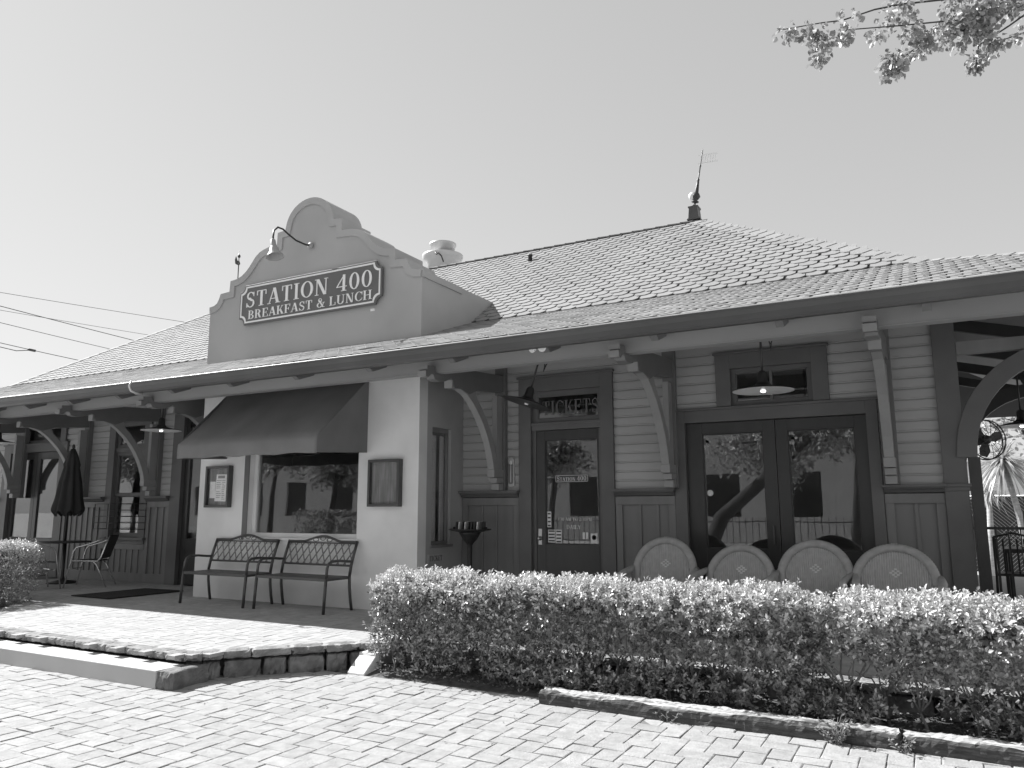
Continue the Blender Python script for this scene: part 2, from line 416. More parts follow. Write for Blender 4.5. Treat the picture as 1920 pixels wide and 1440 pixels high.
def paver(mb, poly, z, gap=0.0036, tilt=0.0018, round_=0.0045):
    if len(poly) < 3 or poly_area(poly) < 0.0012: return
    p0 = inset(poly, gap); p1 = inset(poly, gap + round_ * 0.45); p2 = inset(poly, gap + round_ * 1.3)
    n = len(poly); cx = sum(p[0] for p in poly) / n; cy = sum(p[1] for p in poly) / n
    tx = random.gauss(0, tilt * 6); ty = random.gauss(0, tilt * 6); dz = random.gauss(0, tilt)
    def Z(p, b): return z + dz + (p[0] - cx) * tx + (p[1] - cy) * ty + b
    j = lambda p: (p[0] + random.gauss(0, 0.0022), p[1] + random.gauss(0, 0.0022))
    p0 = [j(p) for p in p0]
    vs = [(x, y, z - 0.03) for x, y in p0] + [(x, y, Z((x, y), -round_)) for x, y in p0] + [(x, y, Z((x, y), -round_ * 0.3)) for x, y in p1] + [(x, y, Z((x, y), 0)) for x, y in p2]
    fs = []
    for k in range(3):
        for i in range(n): fs.append((k * n + i, k * n + (i + 1) % n, (k + 1) * n + (i + 1) % n, (k + 1) * n + i))
    mb.add(vs, fs); mb.add([], [])
    m = len(mb.v) - n
    mb.f.append(tuple(m + i for i in range(n))); mb.sm.append(False)
def herringbone(x0, x1, y0, y1, L, Wd, ox=0.0, oy=0.0):
    out = []
    nmax = int((x1 - x0 + y1 - y0) / Wd) + 8
    seen = set()
    for i in range(-nmax, nmax):
        for k in range(-nmax, nmax):
            bx = ox + i * Wd + k * L; by = oy + i * Wd - k * L
            if bx < x0 - 1 or bx > x1 + 1 or by < y0 - 1 or by > y1 + 1: continue
            out.append([(bx, by), (bx + L, by), (bx + L, by + Wd), (bx, by + Wd)])
            vx, vy = bx + L, by + Wd - L
            out.append([(vx, vy), (vx + Wd, vy), (vx + Wd, vy + L), (vx, vy + L)])
    return out

# ---- road of tumbled pavers in herringbone, with a border course beside the bed
rd = MB()
RX0, RX1, RY0, RY1 = -13.5, 3.4, 1.6, 5.60
for q in herringbone(RX0, RX1, RY0, RY1, 0.215, 0.143, -6.03, 4.2):
    for a, b, c in ((0, 1, RY1), (0, -1, -RY0), (1, 0, RX1), (-1, 0, -RX0)): q = clip_poly(q, a, b, c) if q else q
    if not q: continue
    cx = sum(p[0] for p in q) / len(q); cy = sum(p[1] for p in q) / len(q)
    if cx < -5.75 and cy > 4.62: continue
    paver(rd, q, GZ)
x = RX0
while x < RX1:
    w = random.choice((0.20, 0.235, 0.16))
    if x > -5.3: paver(rd, [(x, 5.60), (x + w, 5.60), (x + w, 5.745), (x, 5.745)], GZ)
    x += w
road = rd.build("road", M['paver'])
tag(road, kind='structure')
one_box("road_joints", M['joint'], None, RX0, RX1, RY0, 5.75, GZ - 0.029, GZ - 0.0065)['kind'] = 'structure'

# ---- platform paving
PL = [(-12.4, 6.42), (-11.05, 6.30), (-9.62, 4.86), (-9.45, 4.80), (-5.92, 4.80), (-5.78, 4.90), (-5.71, 5.06), (-4.62, 6.30), (-4.45, 6.42), (2.7, 6.42), (2.7, 9.05), (-20, 9.05), (-20, 6.42)]
def inside(x, y, poly):
    c = False
    for i in range(len(poly)):
        (xa, ya), (xb, yb) = poly[i], poly[i - 1]
        if (ya > y) != (yb > y) and x < (xb - xa) * (y - ya) / (yb - ya) + xa: c = not c
    return c
pv = MB()
for q in herringbone(-13.6, 2.7, 4.8, 9.3, 0.20, 0.10, -6.1, 4.9):
    cx = sum(p[0] for p in q) / 4; cy = sum(p[1] for p in q) / 4
    if inside(cx, cy, PL): paver(pv, q, -0.001, gap=0.0025, tilt=0.0008, round_=0.004)
platform = pv.build("platform_pavement", M['paver_plat'])
tag(platform, kind='structure')
PLB = [(-12.4, 6.55), (-11.0, 6.45), (-9.55, 5.0), (-5.98, 5.0), (-5.90, 5.12), (-4.70, 6.45), (-4.52, 6.55), (2.7, 6.55), (2.7, 9.05), (-20, 9.05), (-20, 6.55)]
MB().prism(PLB, 'z', GZ - 0.02, -0.008).build("platform_base", M['joint'])['kind'] = 'structure'

def rough_box(mb, p, q, depth, z0, z1, jit=0.008, out=0.0, nx=8, nz=3, ny=3):
    """stone whose face runs from p to q (plan), depth inward (to the left of p->q)"""
    p = Vector((p[0], p[1], 0)); q = Vector((q[0], q[1], 0)); d = (q - p); l = d.length; d.normalize()
    inn = Vector((-d.y, d.x, 0))
    vs = {}; V = []
    def vid(i, j, k):
        key = (i, j, k)
        if key not in vs:
            e = 0.010
            ux, uy, uz = i / nx, j / ny, k / nz
            onx = i in (0, nx); ony = j in (0, ny); onz = k in (0, nz)
            pt = p + d * (ux * l) + inn * (uy * depth - out) + Vector((0, 0, z0 + (z1 - z0) * uz))
            if onx + ony + onz >= 2:
                pt += d * ((0.5 - ux) * 2 * e if onx else 0) + inn * ((0.5 - uy) * 2 * e if ony else 0) + Vector((0, 0, (0.5 - uz) * 2 * e if onz else 0))
            pt += Vector((random.gauss(0, jit), random.gauss(0, jit), random.gauss(0, jit * (0.35 if k == nz else 0.7))))
            vs[key] = len(V); V.append(pt)
        return vs[key]
    F = []
    for i in range(nx):
        for k in range(nz):
            F.append((vid(i, 0, k), vid(i + 1, 0, k), vid(i + 1, 0, k + 1), vid(i, 0, k + 1)))
            F.append((vid(i, ny, k), vid(i, ny, k + 1), vid(i + 1, ny, k + 1), vid(i + 1, ny, k)))
        for j in range(ny):
            F.append((vid(i, j, nz), vid(i + 1, j, nz), vid(i + 1, j + 1, nz), vid(i, j + 1, nz)))
            F.append((vid(i, j, 0), vid(i, j + 1, 0), vid(i + 1, j + 1, 0), vid(i + 1, j, 0)))
    for j in range(ny):
        for k in range(nz):
            F.append((vid(0, j, k), vid(0, j, k + 1), vid(0, j + 1, k + 1), vid(0, j + 1, k)))
            F.append((vid(nx, j, k), vid(nx, j + 1, k), vid(nx, j + 1, k + 1), vid(nx, j, k + 1)))
    mb.add(V, F, False)
caps = MB(); blocks = MB()
def edge_run(p, q, with_block=True, s0=0.30):
    d = math.hypot(q[0] - p[0], q[1] - p[1]); t = 0.0
    while t < d - 0.02:
        w = random.choice((0.24, 0.30, 0.36)) if d > 0.5 else d
        if d - t - w < 0.12: w = d - t
        a = (p[0] + (q[0] - p[0]) * t / d, p[1] + (q[1] - p[1]) * t / d); t += w
        b = (p[0] + (q[0] - p[0]) * t / d, p[1] + (q[1] - p[1]) * t / d)
        rough_box(caps, a, b, 0.20, -0.072, 0.006, 0.0045, 0.02)
    t = 0.0
    while with_block and t < d - 0.02:
        w = random.choice((0.22, 0.34, 0.40)) if d > 0.5 else d
        if d - t - w < 0.14: w = d - t
        a = (p[0] + (q[0] - p[0]) * (t + 0.011) / d, p[1] + (q[1] - p[1]) * (t + 0.011) / d); t += w
        b = (p[0] + (q[0] - p[0]) * (t - 0.011) / d, p[1] + (q[1] - p[1]) * (t - 0.011) / d)
        rough_box(blocks, a, b, 0.16, GZ - 0.02, -0.08, 0.007, 0.0)
edge_run((-12.4, 6.42), (-11.05, 6.30)); edge_run((-11.05, 6.30), (-9.62, 4.86), False); edge_run((-9.62, 4.86), (-9.45, 4.80), False)
edge_run((-9.45, 4.80), (-5.92, 4.80), False); edge_run((-5.92, 4.80), (-5.78, 4.90)); edge_run((-5.78, 4.90), (-5.71, 5.06))
edge_run((-5.71, 5.06), (-4.62, 6.30)); edge_run((-4.62, 6.30), (-4.45, 6.42)); edge_run((-4.45, 6.42), (2.7, 6.42))
edge_run((-20, 6.42), (-12.4, 6.42))
caps.build("kerb_cap", M['kerb_cap'])['kind'] = 'structure'
blocks.build("kerb", M['kerb_block'])['kind'] = 'structure'

# ---- planting beds
def bed(name, poly, z):
    x0 = min(p[0] for p in poly); x1 = max(p[0] for p in poly); y0 = min(p[1] for p in poly); y1 = max(p[1] for p in poly)
    nx = int((x1 - x0) / 0.07); ny = int((y1 - y0) / 0.07)
    V = []; F = []; ids = {}
    for i in range(nx + 1):
        for j in range(ny + 1):
            X = x0 + (x1 - x0) * i / nx; Y = y0 + (y1 - y0) * j / ny
            ids[i, j] = len(V)
            ed = min(j, 3) / 3.0
            V.append((X, Y, z + ed * (0.022 * math.sin(X * 3.1) * math.cos(Y * 4) + random.gauss(0.012, 0.012)) - (1 - ed) * 0.02))
    for i in range(nx):
        for j in range(ny):
            a = V[ids[i, j]]
            if inside(a[0] + .03, a[1] + .03, poly): F.append((ids[i, j], ids[i + 1, j], ids[i + 1, j + 1], ids[i, j + 1]))
    o = MB().add(V, F, True).build(name, M['soil'], recalc=False)
    o['kind'] = 'structure'
bed("planting_bed", [(-5.0, 5.75), (2.7, 5.75), (2.7, 6.47), (-4.4, 6.47), (-4.75, 6.2)], GZ + 0.012)
bed("planting_bed", [(-16, 4.6), (-9.55, 4.6), (-11.1, 6.45), (-16, 6.45)], GZ + 0.012)

# ---- concrete step in front of the platform
st = thing("concrete_step", "long low white concrete step below the platform edge, with a rough stone at its end", "step", (-7.8, 4.6, GZ))
MB().box(-12.5, -5.87, 4.50, 4.80, GZ - 0.03, -0.085).build("slab", M['concrete'], st, 0.006)
b = MB(); rough_box(b, (-5.868, 4.497), (-5.67, 4.52), 0.42, GZ - 0.02, -0.083, 0.006); b.build("end_stone", M['kerb_block'], st)

# ================================================================== STATION BUILDING
YW, YB, YE = 9.0, 7.94, 6.68                            # wall, bay front, eave
XL, XR = -17.3, 0.20
BX0, BX1 = -9.66, -5.67
def zl(y): return 3.0 + 0.359 * (y - YE)
YT = 9.16; ZT = zl(YT); YR = 12.15; ZR = 5.985; SU = (ZR - ZT) / (YR - YT)
def zu(y): return ZT + SU * (y - YT)
HX0, HX1 = -17.3, 0.13                                  # hip feet at the change of slope
RX_0, RX_1 = -13.87, -3.15                              # ridge ends
EX0, EX1 = -19.7, 2.55                                  # eave corners
B = thing("station_building", "old station restaurant with clapboard walls, stepped stucco parapet and hipped shingle roof", "building", (XC, YW, 0))

def cells(mb, x0, x1, z0, z1, y0, y1, holes, ax='y'):
    """wall slab with openings, as one connected shell"""
    xs = sorted({x0, x1} | {v for h in holes for v in h[:2] if x0 < v < x1}); zs = sorted({z0, z1} | {v for h in holes for v in h[2:] if z0 < v < z1})
    nx, nz = len(xs) - 1, len(zs) - 1
    full = lambda i, k: 0 <= i < nx and 0 <= k < nz and not any(h[0] < (xs[i] + xs[i + 1]) / 2 < h[1] and h[2] < (zs[k] + zs[k + 1]) / 2 < h[3] for h in holes)
    ids = {}; V = []; F = []
    def v(i, k, s):
        if (i, k, s) not in ids:
            ids[i, k, s] = len(V); y = (y0, y1)[s]
            V.append((xs[i], y, zs[k]) if ax == 'y' else (y, xs[i], zs[k]))
        return ids[i, k, s]
    for i in range(nx):
        for k in range(nz):
            if not full(i, k): continue
            F.append((v(i, k, 0), v(i + 1, k, 0), v(i + 1, k + 1, 0), v(i, k + 1, 0))); F.append((v(i, k, 1), v(i, k + 1, 1), v(i + 1, k + 1, 1), v(i + 1, k, 1)))
            if not full(i - 1, k): F.append((v(i, k, 0), v(i, k + 1, 0), v(i, k + 1, 1), v(i, k, 1)))
            if not full(i + 1, k): F.append((v(i + 1, k, 0), v(i + 1, k, 1), v(i + 1, k + 1, 1), v(i + 1, k + 1, 0)))
            if not full(i, k - 1): F.append((v(i, k, 0), v(i, k, 1), v(i + 1, k, 1), v(i + 1, k, 0)))
            if not full(i, k + 1): F.append((v(i, k + 1, 0), v(i + 1, k + 1, 0), v(i + 1, k + 1, 1), v(i, k + 1, 1)))
    return mb.add(V, F)
HOLES = [(-4.63, -3.60, 0, 2.80), (-2.58, -0.56, 0, 2.28), (-2.0, -1.07, 2.45, 2.88), (-13.26, -12.40, 0.76, 2.86),
         (-16.62, -14.92, 0, 2.42), (-16.3, -14.95, 2.58, 2.92), (-11.40, -9.80, 0, 2.86), (BX0 + .15, BX1 - .15, 0, 3.3)]
wall = cells(MB(), XL, XR - 0.05, 0.0, 3.80, 9.03, 9.14, HOLES).build("wall", M['interior'], B)
sds = [MB(), MB()]; hb = 0.1125
CAS = [(-4.78, -3.45, 0, 2.97), (-2.69, -0.47, 0, 2.41), (-2.16, -0.93, 2.41, 3.04), (-13.42, -12.24, 0, 3.02), (-16.85, -14.7, 0, 2.56), (-16.5, -14.78, 2.5, 3.08), (-11.63, -9.66, 0, 3.05), (BX0, BX1, 0, 4)]
z = 1.49
while z < 3.70:
    segs = [(XL, 0.09)]
    for c in CAS:
        if c[2] < z + 0.6 * hb and c[3] > z + 0.4 * hb:
            ns = []
            for a, b2 in segs:
                if c[1] <= a or c[0] >= b2: ns.append((a, b2)); continue
                if c[0] > a: ns.append((a, c[0] + 0.01))
                if c[1] < b2: ns.append((c[1] - 0.01, b2))
            segs = ns
    for a, b2 in segs:
        if b2 - a > 0.03:
            o_ = random.uniform(-0.001, 0.001)
            sds[a > XC].prism([(9.032, z), (8.984 + o_, z + 0.002), (8.984 + o_, z + 0.086), (9.0, z + 0.10), (9.0, z + hb), (9.032, z + hb)], 'x', a, b2)
    z += hb
for sd in sds: sd.build("siding", M['siding'], wall)
# wainscot of boards and battens below the ledge
lp = []
def wains(x0, x1, pitch=0.22, bat=0.035):
    wp = MB()
    wp.box(x0, x1, 8.99, 9.029, 0.0, 1.40)
    wp.box(x0, x1, 8.955, 8.99, 1.30, 1.40); wp.box(x0, x1, 8.96, 8.99, 0.0, 0.16)
    wp.box(x0, x0 + 0.085, 8.962, 8.99, 0.16, 1.30); wp.box(x1 - 0.085, x1, 8.962, 8.99, 0.16, 1.30)
    x = x0 + 0.085 + pitch
    while x < x1 - 0.085 - pitch * 0.4:
        wp.box(x - bat / 2, x + bat / 2, 8.972, 8.99, 0.16, 1.30); x += pitch
    l = MB(); l.box(x0 - 0.02, x1 + 0.02, 8.86, 8.99, 1.462, 1.492); l.prism([(8.985, 1.40), (8.93, 1.41), (8.915, 1.43), (8.885, 1.45), (8.88, 1.462), (8.985, 1.462)], 'x', x0, x1); lp.append(l)
    wp.build('wainscot', M['wainscot'], B, 0.003)
wains(-5.66, -4.785); wains(-3.445, -2.695); wains(-0.465, 0.085, 0.20); wains(-14.69, -13.43, 0.165, 0.03); wains(-12.235, -11.635, 0.17, 0.03); wains(XL, -16.86, 0.16)
wp = MB(); wp.box(-13.43, -12.235, 8.985, 9.029, 0.0, 0.655); wp.box(-13.43, -12.235, 8.955, 8.985, 0.56, 0.655); wp.box(-13.43, -12.235, 8.96, 8.985, 0, 0.16)
for k in range(6): wp.box(-13.25 + k * 0.165, -13.22 + k * 0.165, 8.97, 8.985, 0.16, 0.56)
wp.build("wainscot", M['wainscot'], B, 0.003)
for l in lp: l.build("ledge", M['trim'], B, 0.003)
cp = MB().box(0.087, 0.30, 8.93, 9.14, 0, 3.42); cp.box(0.06, 0.325, 8.90, 9.16, 1.46, 1.492); cp.box(0.07, 0.315, 8.915, 9.15, 1.42, 1.46); cp.box(0.075, 0.31, 8.918, 9.15, 0, 0.17)
cp.build("corner_post", M['trim'], B, 0.004)
MB().box(0.06, XR, 9.16, 15.3, 0, 3.8).build("side_wall", M['siding'], B)
MB().box(XL, XL + 0.14, 9.14, 15.3, 0, 3.8).build("side_wall", M['siding'], B)
MB().box(XL + .14, 0.06, 15.16, 15.3, 0, 3.8).build("rear_wall", M['interior'], B)
MB().box(XL + .14, 0.06, 9.14, 15.16, -0.02, 0.006).build("interior_floor", M['interior_dark'], B)
MB().box(XL + .14, 0.06, 9.14, 15.16, 3.7, 3.76).build("ceiling", M['interior'], B)
for d_ in ((-4.95, -4.85, 9.2, 15.1), (-11.6, -11.5, 9.2, 15.1), (-4.8, -0.0, 12.6, 12.7)): MB().box(*d_, 0, 3.7).build("partition", M['interior'], B)
MB().box(-6.50, -6.43, 7.932, 7.94, 3.89, 3.925).build("small_plate", M['white'], B)

# ---- joinery
def casing(name, x0, x1, z0, z1, ox0, ox1, oz1, m, y0=8.945, sill=None, back=9.06):
    """frame with outer edge x0..x1, z0..z1 and clear opening ox0..ox1 up to oz1"""
    c = MB()
    c.box(x0, ox0, y0, 9.0, z0, z1); c.box(ox1, x1, y0, 9.0, z0, z1); c.box(ox0, ox1, y0, 9.0, oz1, z1)
    c.box(x0 - 0.02, x1 + 0.02, y0 - 0.02, 9.0, z1, z1 + 0.028)
    t = 0.02
    c.box(ox0 - t, ox0, 9.0, back + 0.06, z0, oz1 + t); c.box(ox1, ox1 + t, 9.0, back + 0.06, z0, oz1 + t); c.box(ox0, ox1, 9.0, back + 0.06, oz1, oz1 + t)
    if sill is not None: c.box(x0 - 0.04, x1 + 0.04, y0 - 0.05, back, sill - 0.045, sill); c.box(ox0, ox1, 9.0, back + .06, sill, sill + 0.015)
    return c.build(name, m, B, 0.003)
def sash(x0, x1, z0, z1, y0, y1, l, r, t, b, m, par, name="sash", gname="pane", extra=None):
    s = MB(); s.box(x0, x0 + l, y0, y1, z0, z1); s.box(x1 - r, x1, y0, y1, z0, z1); s.box(x0 + l, x1 - r, y0, y1, z1 - t, z1); s.box(x0 + l, x1 - r, y0, y1, z0, z0 + b)
    e = 0.012
    s.box(x0 + l, x0 + l + e, y0 + .012, y1 - .004, z0 + b, z1 - t); s.box(x1 - r - e, x1 - r, y0 + .012, y1 - .004, z0 + b, z1 - t)
    s.box(x0 + l + e, x1 - r - e, y0 + .012, y1 - .004, z1 - t - e, z1 - t); s.box(x0 + l + e, x1 - r - e, y0 + .012, y1 - .004, z0 + b, z0 + b + e)
    if extra: extra(s)
    o = s.build(name, m, par, 0.003)
    return o
def pane(par, x0, x1, z0, z1, y): return MB().box(x0, x1, y, y + 0.006, z0, z1).build("pane", M['glass'], par)

# entrance door with TICKETS transom
df = casing("door_frame", -4.78, -3.45, 0, 2.96, -4.60, -3.62, 2.78, M['trim'])
MB().box(-4.60, -3.62, 8.97, 9.06, 2.265, 2.36).box(-4.60, -3.62, 8.955, 8.97, 2.33, 2.365).box(-4.60, -4.55, 9.0, 9.06, 0, 2.265).box(-3.665, -3.62, 9.0, 9.06, 0, 2.265).build("transom_bar", M['trim'], df, 0.003)
tw = sash(-4.60, -3.62, 2.36, 2.78, 9.01, 9.05, 0.075, 0.05, 0.06, 0.06, M['trim'], B, "transom_window")
pane(tw, -4.53, -3.67, 2.42, 2.72, 9.03)
lettering("TICKETS", -4.47, -3.66, 2.47, 2.65, 9.028, 0.002).build("lettering", mat('gold_leaf', 0.13, 0.4), tw)
def panel_extra(s):
    s.box(-4.40, -3.70, 9.022, 9.046, 0.16, 0.80)
    for a in ((-4.38, -3.72, 0.24, 0.26), (-4.38, -3.72, 0.66, 0.68), (-4.38, -4.36, 0.26, 0.66), (-3.74, -3.72, 0.26, 0.66)): s.box(a[0], a[1], 9.014, 9.022, a[2], a[3])
dr = sash(-4.548, -3.667, 0.01, 2.26, 9.01, 9.055, 0.125, 0.02, 0.125, 0.80, M['dark_door'], B, "door", extra=panel_extra)
pane(dr, -4.423, -3.687, 0.81, 2.135, 9.035)
h = MB(); h.lathe([(0.0, -0.035), (0.022, -0.033), (0.030, -0.02), (0.028, -0.006), (0.012, 0.004), (0.012, 0.03)], (-4.50, 8.985, 0.88), 14, Matrix.Rotation(R(90), 3, 'X') @ Matrix.Scale(1, 3)); h.box(-4.525, -4.475, 9.003, 9.01, 0.80, 1.0)
h.build("handle", M['brass'], dr)
LET = mat('white_lettering', 0.75, 0.5)
pl = MB().prism([(-4.285 + 0.0, 1.605), (-4.27, 1.59), (-3.845, 1.59), (-3.83, 1.605), (-3.83, 1.665), (-3.845, 1.68), (-4.27, 1.68), (-4.285, 1.665)], 'y', 9.026, 9.034).build("name_plate", M['ink'], dr)
lt = lettering("STATION 400", -4.265, -3.85, 1.606, 1.665, 9.025, 0.003, small=0.76)
for a in ((-4.28, -3.835, 1.593, 1.598), (-4.28, -3.835, 1.672, 1.677), (-4.283, -4.278, 1.598, 1.672), (-3.837, -3.832, 1.598, 1.672)): lt.box(a[0], a[1], 9.023, 9.0255, a[2], a[3])
lt.build("lettering", LET, dr)
lettering("7:30 AM TO 2:30PM", -4.27, -3.79, 1.10, 1.145, 9.034, 0.002).build("lettering", LET, dr)
lettering("DAILY", -4.14, -3.94, 1.00, 1.05, 9.034, 0.002).build("lettering", LET, dr)
for x0, x1, z0, z1 in ((-4.41, -4.355, 1.02, 1.22), (-4.40, -4.30, 0.83, 0.99), (-4.29, -4.21, 0.82, 0.99), (-3.81, -3.72, 0.83, 0.95), (-3.92, -3.89, 0.88, 0.96), (-3.875, -3.845, 0.88, 0.96)):
    MB().box(x0, x1, 9.032, 9.034, z0, z1).build("sticker", M['paper'], dr)
for x0, x1, z0, z1 in ((-4.41, -4.355, 1.02, 1.22), (-4.40, -4.30, 0.83, 0.99), (-4.29, -4.21, 0.82, 0.99)):
    sk = MB()
    for k in range(4): sk.box(x0 + 0.008, x1 - 0.008, 9.030, 9.0318, z0 + 0.012 + k * (z1 - z0) / 4, z0 + 0.012 + k * (z1 - z0) / 4 + 0.018)
    sk.build("sticker_print", M['ink'], dr)
sk = MB(); sk.lathe([(0.030, 0), (0.030, 0.002), (0.02, 0.002), (0.02, 0)], (-3.765, 9.032, 0.90), 20, Matrix.Rotation(R(90), 3, 'X'))
sk.build("sticker_print", M['ink'], dr)

# double doors with a transom window above
casing("door_frame", -2.69, -0.47, 0, 2.39, -2.55, -0.585, 2.25, M['trim'])
for x0, x1, gx0, gx1 in ((-2.548, -1.535, -2.36, -1.67), (-1.529, -0.587, -1.40, -0.71)):
    d2 = sash(x0, x1, 0.01, 2.245, 9.015, 9.06, gx0 - x0, x1 - gx1, 0.13, 0.79, M['dark_door'], B, "double_door", extra=lambda s, x0=x0, x1=x1: s.box(x0 + 0.10, x1 - 0.10, 9.03, 9.05, 0.14, 0.78))
    pane(d2, gx0, gx1, 0.80, 2.115, 9.04)
    ETC = mat('etched_glass', 0.5, 0.6)
    for sx in (0, 1):
        et = MB(); cx_ = gx0 + 0.05 if not sx else gx1 - 0.05
        for k in range(7):
            a = R(-90 + k * 30) if not sx else R(180 + k * 15)
            et.lathe([(0.0, 0), (0.018, 0.0), (0.018, 0.001), (0.0, 0.001)], (cx_ + 0.035 * math.cos(a * 3), 9.038, 2.03 + 0.06 * math.sin(a * 2)), 7, Matrix.Rotation(R(90), 3, 'X'))
        for k in range(6): et.bar((cx_ + 0.012 * math.sin(k * 2.2), 9.038, 2.10 - k * 0.045), (cx_ + 0.02 * math.cos(k * 1.7), 9.038, 2.06 - k * 0.045), 0.006, 0.002, (0, 1, 0))
        et.build("etched_corner", ETC, d2)
    mx_ = (gx0 + gx1) / 2; et = MB()
    for k in range(9): et.bar((mx_ - 0.09 + k * 0.02, 9.038, 2.07 + 0.025 * math.cos(k * 1.6)), (mx_ - 0.075 + k * 0.02, 9.038, 2.05 - 0.02 * math.sin(k * 2.1)), 0.008, 0.002, (0, 1, 0))
    et.build("etched_scroll", ETC, d2)
    if x0 < -2:
        MB().lathe([(0.0, 0), (0.036, 0), (0.036, 0.002), (0, 0.002)], (-2.30, 9.037, 1.43), 20, Matrix.Rotation(R(90), 3, 'X')).build("sticker", M['paper'], d2)
        hh = MB().bar((-1.60, 8.985, 0.86), (-1.60, 8.985, 1.06), 0.018, 0.018); hh.bar((-1.60, 8.985, 0.87), (-1.60, 9.015, 0.87), .014, .014); hh.bar((-1.60, 8.985, 1.05), (-1.60, 9.015, 1.05), .014, .014); hh.build("handle", M['bronze'], d2)
casing("transom_frame", -2.16, -0.93, 2.425, 3.03, -1.99, -1.10, 2.86, M['trim'], sill=None)
t2 = sash(-1.99, -1.10, 2.425, 2.86, 9.01, 9.05, 0.05, 0.05, 0.05, 0.05, M['trim'], B, "transom_window", extra=lambda s: s.box(-1.56, -1.53, 9.012, 9.048, 2.475, 2.81))
pane(t2, -1.94, -1.15, 2.475, 2.81, 9.03)
# tall sash window on the left
casing("window_frame", -13.42, -12.24, 0.66, 3.0, -13.24, -12.42, 2.84, M['trim'], sill=0.77)
MB().box(-13.24, -12.42, 8.98, 9.06, 2.30, 2.385).build("window_bar", M['trim'], B, 0.003)
for z0, z1, y in ((2.385, 2.84, 9.01), (1.50, 2.30, 9.01), (0.785, 1.545, 9.045)):
    s_ = sash(-13.238, -12.422, z0, z1, y, y + 0.034, 0.05, 0.05, 0.05, 0.05, M['trim'], B, "window_sash"); pane(s_, -13.188, -12.472, z0 + 0.05, z1 - 0.05, y + 0.015)
# left double doors and their transom
casing("door_frame", -16.85, -14.70, 0, 2.55, -16.60, -14.94, 2.40, M['trim'])
for x0, x1 in ((-16.598, -15.773), (-15.767, -14.942)):
    d2 = sash(x0, x1, 0.01, 2.395, 9.015, 9.06, 0.11, 0.11, 0.13, 0.70, M['dark_door'], B, "double_door"); pane(d2, x0 + .11, x1 - .11, .71, 2.265, 9.04)
casing("transom_frame", -16.5, -14.78, 2.58, 3.06, -16.3, -14.95, 2.92, M['trim'])
t3 = sash(-16.298, -14.952, 2.58, 2.918, 9.01, 9.05, 0.05, 0.05, 0.05, 0.05, M['trim'], B, "transom_window"); pane(t3, -16.248, -15.0, 2.63, 2.868, 9.03)
# dark door tucked beside the bay
casing("door_frame", -11.63, -9.665, 0, 3.03, -11.37, -9.83, 2.84, M['trim'])
MB().box(-11.37, -9.83, 8.97, 9.06, 2.28, 2.37).build("transom_bar", M['trim'], B, 0.003)
t4 = sash(-11.368, -9.832, 2.37, 2.838, 9.01, 9.05, 0.06, 0.06, 0.06, 0.06, M['dark_door'], B, "transom_window"); pane(t4, -11.308, -9.892, 2.43, 2.778, 9.03)
for x0, x1 in ((-11.368, -10.603), (-10.597, -9.832)):
    d2 = sash(x0, x1, 0.01, 2.275, 9.015, 9.06, 0.13, 0.13, 0.14, 0.75, M['dark_door'], B, "double_door"); pane(d2, x0 + .13, x1 - .13, .76, 2.135, 9.04)

# ---- bay
bay = MB(); BT = 3.42
cells(bay, BX0 - 0.002, BX1 + 0.002, 0, BT, YB, YB + 0.18, [(-8.62, -6.63, 0.87, 2.42)])
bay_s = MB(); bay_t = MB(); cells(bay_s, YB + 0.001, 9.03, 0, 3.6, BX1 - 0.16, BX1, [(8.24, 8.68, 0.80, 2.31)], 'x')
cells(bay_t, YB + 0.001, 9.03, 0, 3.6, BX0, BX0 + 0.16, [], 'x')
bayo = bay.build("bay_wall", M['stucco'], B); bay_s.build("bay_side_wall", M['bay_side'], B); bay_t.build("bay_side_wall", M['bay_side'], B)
MB().box(BX0 + .16, BX1 - .16, YB + .18, 9.13, -0.02, 0.007).build("bay_floor", M['interior_dark'], B)
bw_ = MB()
for a in ((-8.62, -8.55, .87, 2.42), (-6.70, -6.63, .87, 2.42), (-8.55, -6.70, .87, .93), (-8.55, -6.70, 2.36, 2.42)): bw_.box(a[0], a[1], YB + 0.08, YB + 0.14, a[2], a[3])
bw_.box(-8.66, -6.60, YB - 0.03, YB + 0.08, 0.835, 0.869)
bwo = bw_.build("bay_window", M['stucco'], B, 0.003)
MB().box(-8.55, -6.70, YB + 0.11, YB + 0.116, 0.93, 2.36).build("pane", M['glass'], bwo)
MB().box(-8.72, -8.625, YB - 0.012, YB, 0.84, 2.42).build("window_jamb", M['trim'], bwo)
sw = MB()
for a in ((8.24, 8.28, .80, 2.31), (8.64, 8.68, .80, 2.31), (8.28, 8.64, .80, .84), (8.28, 8.64, 2.25, 2.31)): sw.box(BX1 - 0.09, BX1 - 0.04, a[0], a[1], a[2], a[3])
sw.box(BX1 - 0.04, BX1 + 0.03, 8.21, 8.71, 0.765, 0.80)
swo = sw.build("side_window", M['wainscot'], B, 0.003)
MB().box(BX1 - 0.07, BX1 - 0.064, 8.28, 8.64, 0.84, 2.25).build("pane", M['glass'], swo)
def drape(x, y0, y1, z0, z1, n, amp, m, par, along='y'):
    V = []; F = []
    for i in range(n + 1):
        t = i / n; yy = y0 + (y1 - y0) * t; xx = x + amp * math.sin(t * n * 0.9) + random.uniform(-.2, .2) * amp
        for zz in (z0, z1): V.append((xx, yy, zz) if along == 'y' else (yy, xx, zz))
    for i in range(n): F.append((2 * i, 2 * i + 2, 2 * i + 3, 2 * i + 1))
    return MB().add(V, F, True).build("curtain", m, par, recalc=False)
